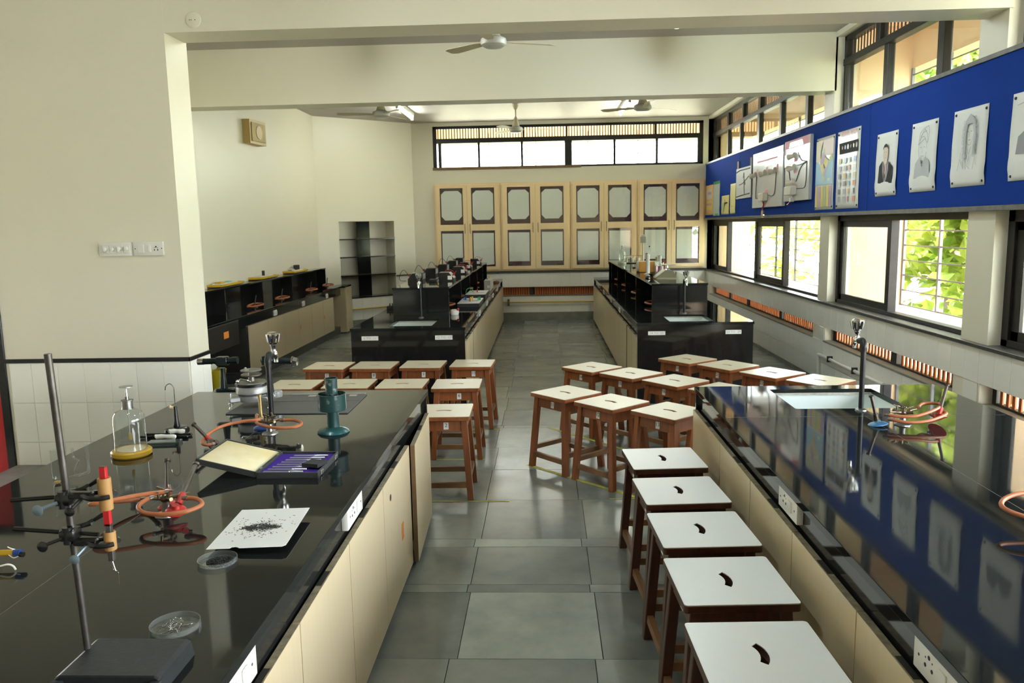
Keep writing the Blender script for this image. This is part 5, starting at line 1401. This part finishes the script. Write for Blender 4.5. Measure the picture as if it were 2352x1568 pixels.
burner('burner with slim dark barrel lying against the open fork case lid', (-1.545, 3.53, .872), (.75, -.1, .55), (-1.655, 3.575, .958), BRONZE, REDB, .036)
burner('small burner with blue base and bronze barrel behind the hose loop', (-1.462, 3.93, .850), (0, 0, 1), (-1.478, 3.965, 1.012), BLUEP, mat('light_brass', (.42, .30, .13), .35, metal=.8), .042, mat('light_brass', (0, 0, 0)))
hose('orange hose arching from the far gas tap to the lying burner', [(-1.452, 3.845, .935), (-1.436, 3.795, .926), (-1.402, 3.72, .920), (-1.30, 3.655, .916), (-1.205, 3.655, .918), (-1.185, 3.71, .922), (-1.235, 3.77, .924), (-1.315, 3.785, .922)])
hose('orange hose trailing from the lying burner back to the gas tap', [(-1.535, 3.515, .880), (-1.555, 3.475, .884), (-1.585, 3.50, .890), (-1.60, 3.60, .902), (-1.565, 3.69, .918), (-1.49, 3.735, .928), (-1.425, 3.745, .932), (-1.405, 3.79, .928)])
# spectrometer
SP = thing('spectrometer', 'grey and black optical spectrometer at the far end of the left bench', 'spectrometer', (-1.69, 4.43, ZB + .0068))
q = MB()
for a in (215, 335, 95):
    c, s = math.cos(R(a)), math.sin(R(a))
    q.box(.0, .135, -.02, .02, .035, .065, .006, mtx=RZ(R(a)))
q.lathe([(0, .035), (.075, .035), (.078, .04), (.078, .068), (.07, .072), (0, .072)], n=28)
q.build('tripod_base', ALU, SP)
for a in (215, 335, 95):
    c, s = .125 * math.cos(R(a)), .125 * math.sin(R(a))
    MB().cyl((c, s, 0), (c, s, .09), .006, n=10).lathe([(0, 0), (.012, 0), (.007, .012), (0, .012)], (c, s, 0), 14).cyl((c, s, .024), (c, s, .032), .013, n=14).build('levelling_screw', CHROME, SP)
MB().lathe([(.03, .07), (.03, .078), (.088, .080), (.092, .085), (.092, .118), (.088, .124), (.0, .124)], n=40).build('scale_drum', ALU, SP)
MB().lathe([(.0, .124), (.094, .124), (.094, .136), (.088, .139), (0, .139)], n=40).build('scale_rim', BLACK, SP)
MB().lathe([(0, .139), (.086, .139), (.082, .145), (.02, .147), (.016, .18), (.0, .18)], n=36).build('vernier_plate', mat('tarnished_plate', (.20, .19, .16), .4, metal=.6, noise=.6, nscale=20), SP)
MB().lathe([(0, .178), (.056, .178), (.058, .182), (.058, .187), (0, .188)], n=28).lathe([(0, .205), (.058, .205), (.06, .209), (.058, .213), (0, .214)], n=28).build('prism_table', mat('tarnished_plate', (0, 0, 0)), SP)
q = MB()
for a in (30, 150, 270):
    c, s = .048 * math.cos(R(a)), .048 * math.sin(R(a)); q.cyl((c, s, .18), (c, s, .222), .0035, n=8).cyl((c, s, .214), (c, s, .220), .007, n=10)
q.build('table_screws', CHROME, SP)
MB().tube(spline([(-.06, -.06, .15), (-.045, -.05, .165), (.0, -.055, .158), (.01, -.05, .15)], 4), .006, 8).ball((-.058, -.06, .155), .011, n=10).build('clamp_arm', CHROME, SP)
PILR = mat('black_green_enamel', (.006, .012, .013), .25, spec=.35)
q = MB().box(-.205, -.06, -.028, .022, .085, .108, .006).lathe([(.022, .105), (.020, .125), (.014, .20), (.015, .225), (0, .226)], (-.165, 0, 0), 20)
q.build('collimator_post', ALU if False else PILR, SP)
MB().box(-.215, -.05, -.026, .020, .084, .104, .005).build('collimator_bracket', ALU, SP, False)
cT = MB().cyl((-.275, 0, .263), (-.075, 0, .268), .0175, n=22).box(-.195, -.13, -.024, .024, .238, .290, .004).cyl((-.105, 0, .267), (-.073, 0, .268), .021, n=22)
cT.build('collimator_tube', PILR, SP)
MB().cyl((-.305, 0, .2625), (-.272, 0, .2633), .019, n=22).build('collimator_cap', CHROME, SP); MB().cyl((-.20, -.036, .238), (-.20, -.018, .238), .017, n=18).build('focus_knob', CHROME, SP)
q = MB().lathe([(.024, .075), (.022, .10), (.015, .20), (.016, .228), (0, .23)], (.092, .03, 0), 20); q.build('telescope_post', PILR, SP)
MB().lathe([(0, .04), (.032, .04), (.034, .048), (.034, .072), (.028, .078), (0, .078)], (.118, .06, 0), 22).box(.04, .13, .0, .075, .042, .070, .006).build('telescope_foot', ALU, SP)
MB().cyl((.055, .03, .262), (.245, .032, .252), .0175, n=22).box(.06, .125, .006, .054, .236, .286, .004).cyl((.18, .03, .235), (.18, .03, .245), .008, n=10).build('telescope_tube', PILR, SP)
MB().cyl((.232, .032, .252), (.238, .032, .252), .030, n=24).cyl((.238, .032, .252), (.262, .032, .249), .027, .022, 10).build('eyepiece', CHROME, SP, False)
# board over the sink and the green canister
t = thing('sink_cover', 'dull grey board covering the sink of the left bench', 'board', (-1.465, 4.485, ZB))
MB().box(-.315, .37, -.24, .25, 0, .006, .002).build('board', GREYBD, t, False)
MB().box(-.10, .36, .238, .25, .006, .014, .001).build('metal_edge', ALU, t, False)
MB().box(-.315, .37, .06, .064, .006, .0066).build('seam', BLACKM, t, False)
for x in (.02, .27): MB().box(x, x + .045, .19, .235, .006, .0068).build('paper_patch', mat('stained_paper', (.42, .40, .34), .7), t, False)
t = thing('green_canister', 'chipped green metal cylinder with a wide collar cup and flared foot', 'canister', (-1.069, 3.85, ZB))
MB().lathe([(.078, 0), (.080, .004), (.070, .016), (.045, .026), (.031, .030)], n=36).build('foot', GREENC, t)
MB().lathe([(.030, .028), (.030, .27), (.0325, .272), (.0325, .276), (.028, .276), (.028, .03)], n=32).build('tube', GREEN, t)
MB().lathe([(.031, .116), (.066, .114), (.069, .117), (.069, .192), (.0715, .194), (.0715, .198), (.067, .198), (.0665, .120), (.031, .120)], n=40).build('collar_cup', GREEN, t)

# ------------------------------------------------------------------ right foreground bench
gas_tap(1.752, 3.90, 'brass gas tap between the blue and red burners on the right bench')
burner('burner with pale blue base by the right bench tap', (1.630, 3.895, .850), (-.15, .1, 1), (1.592, 3.895, .992), mat('worn_pale_blue_paint', (.05, .19, .38), .35, noise=.5, nscale=20), BRONZE, .047)
burner('burner with red base tipped up on its edge right of the gas tap', (1.917, 3.895, .872), (-.25, .45, .85), (1.975, 3.935, 1.035), REDB, REDB, .045)
hose('orange hose from the blue burner round to the right bench gas tap', [(1.655, 3.885, .898), (1.70, 3.85, .898), (1.78, 3.835, .90), (1.88, 3.87, .918), (1.945, 3.925, .930), (1.955, 3.985, .928), (1.90, 4.01, .922), (1.84, 3.94, .918)])
hose('orange hose crossing over the other hose of the right bench gas tap', [(1.668, 3.87, .880), (1.73, 3.815, .876), (1.82, 3.81, .880), (1.91, 3.85, .892), (1.96, 3.90, .898), (1.945, 3.96, .898), (1.90, 3.94, .892), (1.90, 3.905, .885)])
gas_tap(1.70, 2.56, 'brass gas tap just outside the right photo edge')
hose('orange hose loop cut by the right photo edge', [(1.66, 2.64, .928), (1.58, 2.635, .928), (1.515, 2.605, .920), (1.482, 2.555, .912), (1.50, 2.50, .906), (1.56, 2.465, .90), (1.65, 2.475, .90), (1.69, 2.53, .905)])
# gouge marks / joint line of the tops
for (bx0, bx1, yj) in ((-2.21, -.745, 1.98), ):
    pass
# ------------------------------------------------------------------ far left bench: power boxes and circuit boards
ZR = 1.165
def power_box(x, y, right, label, num=True):
    t = thing('power_box', label, 'box', (x, y, ZR), 0, 'black power boxes on the far left shelf')
    s = 1 if right else -1
    q = MB().prism([(-.095 * s, 0), (.095 * s, 0), (.095 * s, .035), (.035 * s, .108), (-.095 * s, .108)], .24, T(0, .12, 0) @ RX(PI / 2))
    q.build('case', BLACK, t, False)
    mm = T(.0655 * s, 0, .0725) @ RY(math.atan2(.073, .06) * s)
    MB().box(-.046, .046, -.112, .112, -.001, .002, mtx=mm).build('sloped_panel', ALU, t, False)
    MB().box(*sorted((.02 * s, .075 * s)), -.1215, -.120, .02, .068 if right else .06).build('white_sticker', PAPER, t, False) if num else None
    if not right: MB().box(.085, .0955, -.12, .12, .03, .10).build('side_plate', ALU, t, False)
    for dy in (-.05, .03):
        MB().cyl((.075 * s, dy, .07), (.097 * s, dy, .088), .011, n=10).build('terminal', REDB if dy < 0 else BLACKM, t)
    MB().tube(spline([(.09 * s, -.05, .08), (.15 * s, -.06, .15), (.20 * s, -.05, .10), (.21 * s, -.03, .02), (.14 * s, .02, .006)], 5) if not right else spline([(.09, -.05, .08), (.08, -.08, .13), (.0, -.10, .14), (-.02, -.11, .07)], 5), .0035, 6).build('lead', RED if right else BLACKM, t)
    MB().cyl((.09 * s, -.05, .082), (.125 * s, -.055, .125), .006, .003, 8).build('plug', REDB, t)
    return t
LB = [(-1.64, 10.15, 'black power box nearest the front on the left side of the shelf'), (-1.635, 11.35, 'second black power box on the left side of the shelf'), (-1.60, 12.4, 'third black power box on the left side of the shelf'), (-1.60, 13.7, 'fourth black power box on the left side of the shelf'), (-1.60, 14.85, 'farthest black power box on the left side of the shelf')]
for x, y, l in LB: power_box(x, y, False, l, False)
RB = [(-1.255, 10.22, 'black power box nearest the front on the aisle side of the shelf'), (-1.235, 11.65, 'second black power box on the aisle side of the shelf'), (-1.275, 12.95, 'third black power box on the aisle side of the shelf'), (-1.23, 14.35, 'farthest black power box on the aisle side of the shelf')]
for x, y, l in RB: power_box(x, y, True, l)
t = thing('black_adaptor', 'small black adaptor with short lead between the first power boxes', 'adaptor', (-1.40, 9.95, ZR))
MB().box(-.05, .05, -.04, .04, 0, .04, .01, 2).build('body', BLACKM, t); MB().tube(spline([(.04, 0, .03), (.08, -.02, .045), (.10, .03, .03), (.06, .06, .006)], 4), .006, 6).build('lead', BLACKM, t)
def circuit_board(x, y, w, d, label, plugs, h=.045):
    t = thing('circuit_box', label, 'box', (x, y, ZB), 0, 'white topped circuit boxes')
    MB().box(-w, w, -d, d, 0, h, .004).build('case', BLACKM, t, False)
    MB().box(-w, w, -d, d, h, h + .005, .001).build('white_top', PAPER, t, False)
    q = MB().box(-w * .6, w * .2, -d * .5, -d * .45, h + .005, h + .006).box(-w * .7, -w * .2, d * .1, d * .3, h + .005, h + .006).box(w * .1, w * .7, -d * .2, 0, h + .005, h + .006)
    q.build('printed_diagram', INKG, t, False)
    for px, py, c in plugs: MB().cyl((px, py, h + .004), (px, py, h + .05), .010, .008, 10).build('banana_plug', c, t)
    return t
YQ = mat('yellow_plug', (.75, .55, .02), .4)
circuit_board(-.965, 10.28, .138, .36, 'nearer white topped circuit box with coloured plugs on the aisle side', [(-.09, .05, BLUEQ), (-.075, .1, BLUEQ), (.0, -.1, REDB), (.0, .0, YQ), (.015, .08, YQ), (.10, .0, GREENQ), (.115, .06, GREENQ)], .05)
tt = circuit_board(-.96, 11.25, .138, .34, 'farther white topped circuit box with a green lead on the aisle side', [(.0, .0, REDB)], .075)
MB().tube(spline([(-.06, 0, .08), (-.07, -.05, .14), (-.14, -.08, .13), (-.16, -.12, .0)], 5), .005, 6).build('lead', GREENQ, tt)
t = thing('grey_meter_box', 'pale grey instrument box with yellow top plug near the far end of the left bench', 'box', (-.90, 12.75, ZB))
MB().box(-.05, .05, -.35, .35, 0, .17, .006).build('case', BOXG, t, False); MB().box(.0, .04, -.352, -.35, .05, .09).build('white_sticker', PAPER, t, False); MB().cyl((.0, .1, .17), (.0, .1, .21), .012, n=10).build('plug', YQ, t); MB().cyl((-.02, -.1, .17), (-.02, -.1, .19), .012, n=10).build('knob', BLUEQ, t)
t = thing('small_meter', 'small white round meter at the front corner of the left shelf', 'meter', (-1.05, 9.15, ZB))
MB().lathe([(0, 0), (.045, 0), (.05, .02), (.048, .05), (.03, .06), (0, .06)], n=20).build('body', WHITE, t); MB().cyl((.03, -.02, .05), (.05, -.03, .07), .012, n=10).build('red_knob', REDB, t)
t = thing('black_key_box', 'low black box with two terminals on the outer side of the far left bench', 'box', (-1.91, 9.85, ZB))
MB().box(-.06, .06, -.07, .07, 0, .045, .004).build('case', BLACK, t, False)
for x in (-.03, 0): MB().cyl((x, 0, .045), (x, 0, .075), .008, n=8).build('terminal', BRASS, t)
t = thing('wire_coil', 'coil of reddish copper wire at the far end of the left bench', 'coil', (-.88, 14.3, ZB + .012))
MB().tube([(.05 * math.cos(a * .4) , .12 * math.sin(a * .4), .004 * (a % 4)) for a in range(60)], .006, 6).build('coil', HOSE, t)
# hoses lying in the shelf bays
def bay_burner(x, y, s, label, z=ZB, big=1.0):
    t = thing('bay_burner', label, 'burner', (x, y, z), 0, 'burners with hoses in the shelf bays')
    MB().tube(spline([(0, -.16 * big, .045), (.07 * s, -.1 * big, .04), (.11 * s, .06 * big, .042), (.05 * s, .16 * big, .045), (-.03 * s, .12 * big, .05), (-.02 * s, -.08 * big, .05), (.02 * s, -.15 * big, .048)], 6), .011, 8).build('hose', HOSE, t)
    MB().lathe([(0, 0), (.045, 0), (.04, .006), (.014, .012), (.012, .035), (0, .035)], (-.02 * s, .1 * big, 0), 16).cyl((-.02 * s, .1 * big, .03), (-.02 * s, .16 * big, .155), .0075, n=10).build('burner', BRONZE, t)
    return t
for i, (y, o) in enumerate(((9.85, 'nearest'), (11.05, 'second'), (12.4, 'third'), (13.6, 'fourth'))): bay_burner(-1.255, y + .1, 1, o + ' bay of the far left shelf: orange hose and burner on the aisle side')
for i, (y, o) in enumerate(((9.75, 'nearest'), (11.3, 'second'), (12.7, 'third'), (14.0, 'fourth'))):
    bay_burner(1.34, y, -1, o + ' bay of the far right shelf: orange hose and burner on the aisle side', big=1.1)
    t = thing('blue_binder', o + ' bay of the far right shelf: dark blue folder standing inside', 'folder', (1.485, y + .25, ZB), 0, 'dark blue folders in the shelf bays')
    MB().box(-.02, .02, -.10, .10, 0.0, .24, .003).build('folder', BLUEP, t, False)
for i, (y, o) in enumerate(((10.22, 'nearest'), (11.3, 'second'), (12.75, 'third'), (13.75, 'fourth'))): bay_burner(-3.82, y, 1, o + ' bay of the left wall shelf: orange hose and burner', big=1.25)
# ------------------------------------------------------------------ far right bench: scales, cylinders, bottle
t = thing('kitchen_scale', 'sage green kitchen scale with wire pan support at the front of the right shelf', 'scale', (1.49, 9.98, ZR))
MB().prism([(-.125, .01), (.125, .01), (.12, .05), (.075, .105), (-.0, .105), (-.06, .06)][::1], .22, T(0, .11, 0) @ RX(PI / 2)).build('body', SCALEG, t, False)
MB().prism([(-.128, .012), (-.060, .064), (-.004, .108), (-.012, .112), (-.07, .068), (-.136, .014)], .20, T(0, .10, 0) @ RX(PI / 2)).build('dial_face', SCALEC, t, False)
MB().box(-.12, .125, -.11, .11, 0, .012, .004).build('foot', SCALEC, t, False); MB().lathe([(0, .105), (.035, .105), (.03, .12), (.01, .128), (.008, .165), (0, .165)], (.03, 0, 0), 16).build('post', CHROME, t)
MB().lathe([(0, .165), (.105, .165), (.108, .170), (0, .170)], (.03, 0, 0), 24).build('pan_support', STEEL, t)
def cylinder(label, x, y, r, h, m, zc=ZR):
    t = thing('measuring_cylinder', label, 'cylinder', (x, y, zc))
    MB().lathe([(0, 0), (r * 1.9, 0), (r * 1.9, .008), (r, .016), (r, h - .005), (r * 1.15, h), (r * .85, h), (r * .85, .02), (0, .02)], n=20).build('cylinder', m, t)
    return t
cylinder('tall milky plastic measuring cylinder before the orange sided box', 1.39, 10.84, .026, .265, WPLAS); cylinder('shorter milky measuring cylinder behind the green scale', 1.755, 12.3, .027, .19, WPLAS)
cylinder('clear measuring cylinder with yellow label far on the right shelf', 1.80, 12.9, .025, .14, mat('yellowish_clear', (.7, .66, .4), .2))
t = thing('drum_box', 'round white drum clock box with orange sides on the right shelf', 'instrument', (1.43, 11.35, ZR))
MB().box(-.105, .105, -.10, .10, 0, .145, .008).build('orange_case', mat('orange_case', (.52, .24, .03), .4), t); MB().cyl((-.13, .02, .075), (-.04, .02, .075), .075, n=28).build('white_drum', WHITE, t); MB().box(-.11, .13, -.04, .1, .145, .152, .003).build('lid', WHITE, t, False); MB().box(.107, .17, -.09, .1, 0, .15, .004).build('white_end', WHITE, t, False)
for x in (-.17, .19): MB().cyl((x - .02, 0, .06), (x + .02, 0, .06), .016, n=12).build('knob', BLACKM, t)
t = thing('burette_stand', 'tall thin cream thermometer tube with square head on the right shelf', 'tube', (1.585, 12.95, ZR))
MB().cyl((0, 0, 0), (0, 0, .37), .014, n=14).build('tube', mat('cream_tube', (.72, .66, .5), .35), t); MB().box(-.045, .045, -.03, .03, .37, .47, .006).build('head', BOXG, t, False); MB().box(-.03, .03, -.02, .02, .47, .50, .004).build('cap', WHITE, t, False); MB().lathe([(0, 0), (.06, 0), (.06, .01), (.015, .02), (0, .02)], n=20).build('foot', BLACKM, t)
t = thing('thin_rod_stand', 'thin dark tipped rod stand beside the milky cylinder', 'stand', (1.60, 12.3, ZR))
MB().cyl((0, 0, 0), (0, 0, .32), .004, n=8).build('rod', STEEL, t); MB().ball((0, 0, .33), .012, n=10).build('tip', BLACKM, t); MB().lathe([(0, 0), (.05, 0), (.05, .008), (.01, .012), (0, .012)], n=18).build('foot', BLACKM, t)
t = thing('bell_jar', 'clear bell shaped bottle with knob stopper far on the right shelf', 'bottle', (1.325, 13.75, ZR))
MB().lathe([(.055, .03), (.058, .06), (.058, .20), (.05, .225), (.02, .245), (.014, .262), (.018, .27)], n=28).build('glass', CLEAR, t); MB().lathe([(0, .25), (.010, .25), (.008, .29), (.014, .30), (.012, .318), (0, .32)], n=14).build('stopper', STEEL, t); MB().lathe([(0, 0), (.075, 0), (.075, .028), (.05, .032), (0, .032)], n=24).build('base', mat('greenish_glass_base', (.35, .36, .28), .15), t)
t = thing('balance_tray', 'low glass sided balance with a cross bar far on the right shelf', 'balance', (1.52, 13.95, ZR))
MB().box(-.16, .2, -.12, .12, 0, .014, .003).build('base', BLACKM, t, False); MB().box(-.15, .19, -.11, -.10, .014, .10).box(-.15, .19, .10, .11, .014, .10).build('glass_side', CLEAR, t, False)
for x in (-.1, .0, .1): MB().cyl((x, 0, .014), (x, 0, .09), .022, n=14).build('weight_jar', mat('pale_jar', (.62, .60, .46), .25), t)
MB().box(-.16, .2, -.01, .01, .125, .135, .002).cyl((.02, 0, .014), (.02, 0, .13), .006, n=8).build('cross_bar', STEEL, t, False)
for k, (x, y, h, l) in enumerate(((1.76, 13.9, .17, 'red brown wooden post beside the glass balance'), (1.70, 11.5, .17, 'red brown wooden block post behind the pink lit cylinder'))):
    t = thing('wooden_post', l, 'post', (x, y, ZR)); MB().box(-.016, .016, -.016, .016, 0, h, .003).build('post', WOODR, t, False); MB().box(-.035, .035, -.03, .03, 0, .012, .002).build('foot', WOODR, t, False)
t = thing('wooden_rack', 'red brown wooden rack standing between the cylinders', 'rack', (1.60, 11.9, ZR))
MB().box(-.07, .07, -.02, .02, 0, .13, .004).build('panel', WOODR, t, False); MB().box(-.075, .075, -.04, .04, 0, .012, .002).build('foot', WOODR, t, False)
t = thing('overflow_beaker', 'glass beaker with pink tint behind the green scale', 'beaker', (1.60, 11.2, ZR))
MB().lathe([(0, .002), (.05, .002), (.055, .01), (.055, .14), (.06, .145)], n=24).build('glass', CLEAR, t); MB().lathe([(0, .004), (.05, .004), (.05, .09), (0, .09)], n=20).build('liquid', mat('pink_liquid', (.55, .30, .45), .1, trans=.6), t)
t = thing('small_funnel', 'small metal hooks and pulley lying at the front edge of the right shelf', 'pulley', (1.32, 10.05, ZR))
MB().lathe([(.012, .0), (.014, .02), (.045, .055), (.047, .058)], (.02, 0, 0), 18).build('cone', STEEL, t); MB().tube(spline([(-.05, -.02, .006), (-.03, .02, .025), (0, 0, .012), (.05, .03, .02)], 4), .006, 6).build('hook', BLACKM, t); MB().box(-.06, -.02, -.03, .03, 0, .02, .004).build('foot', BLACKM, t, False)
# ------------------------------------------------------------------ left counter: trays and bucket
for k, (y, l) in enumerate(((9.75, 'nearest yellow rimmed tray on the left wall shelf'), (11.1, 'middle yellow rimmed tray on the left wall shelf, a dark bottle inside'), (12.55, 'farthest yellow rimmed tray on the left wall shelf, a black box inside'))):
    t = thing('yellow_tray', l, 'tray', (-3.965, y, 1.172), 0, 'yellow rimmed trays on the left wall shelf')
    MB().box(-.085, .085, -.36, .36, .004, .020, .003).build('underside', WOODE, t, False)
    q = MB()
    for b in ((-.085, .085, -.365, -.35, .015, .042), (-.085, .085, .35, .365, .015, .042), (-.095, -.085, -.365, .365, .015, .042), (.085, .10, -.365, .365, .015, .042)): q.box(*b, .003)
    q.build('rim', mat('yellow_tray_rim', (.60, .38, .01), .35), t, False)
    MB().box(-.06, .06, -.28 + .02 * k, .25, .021, .046, .006).build('paper_stack', PAPER, t, False)
    if k == 0: MB().box(-.03, .05, -.26, -.12, .046, .066, .004).build('yellow_box', YELP, t, False); MB().box(-.02, .04, .0, .1, .046, .062, .004).build('green_box', mat('teal_box', (.2, .5, .45), .5), t, False)
    if k == 1: MB().cyl((0, .0, .046), (0, .0, .115), .02, n=12).build('dark_bottle', BLACKM, t)
    if k == 2: MB().box(-.03, .03, .0, .14, .046, .12, .004).build('black_box', BLACKM, t, False); MB().box(-.03, .03, -.27, -.12, .046, .07, .004).build('grey_box', BOXG, t, False)
t = thing('bucket', 'yellow plastic bucket under the left counter', 'bucket', (-3.76, 8.75, 0))
MB().lathe([(0, .004), (.095, .004), (.10, .01), (.125, .29), (.132, .292), (.132, .30), (.120, .30), (.098, .015), (0, .012)], n=28).build('pail', YELB, t)
MB().tube([(.13 * math.cos(R(a)), .02, .29 - .12 * math.sin(R(a))) for a in range(0, 181, 12)], .004, 6).build('handle', STEEL, t)
bpy.context.view_layer.update()
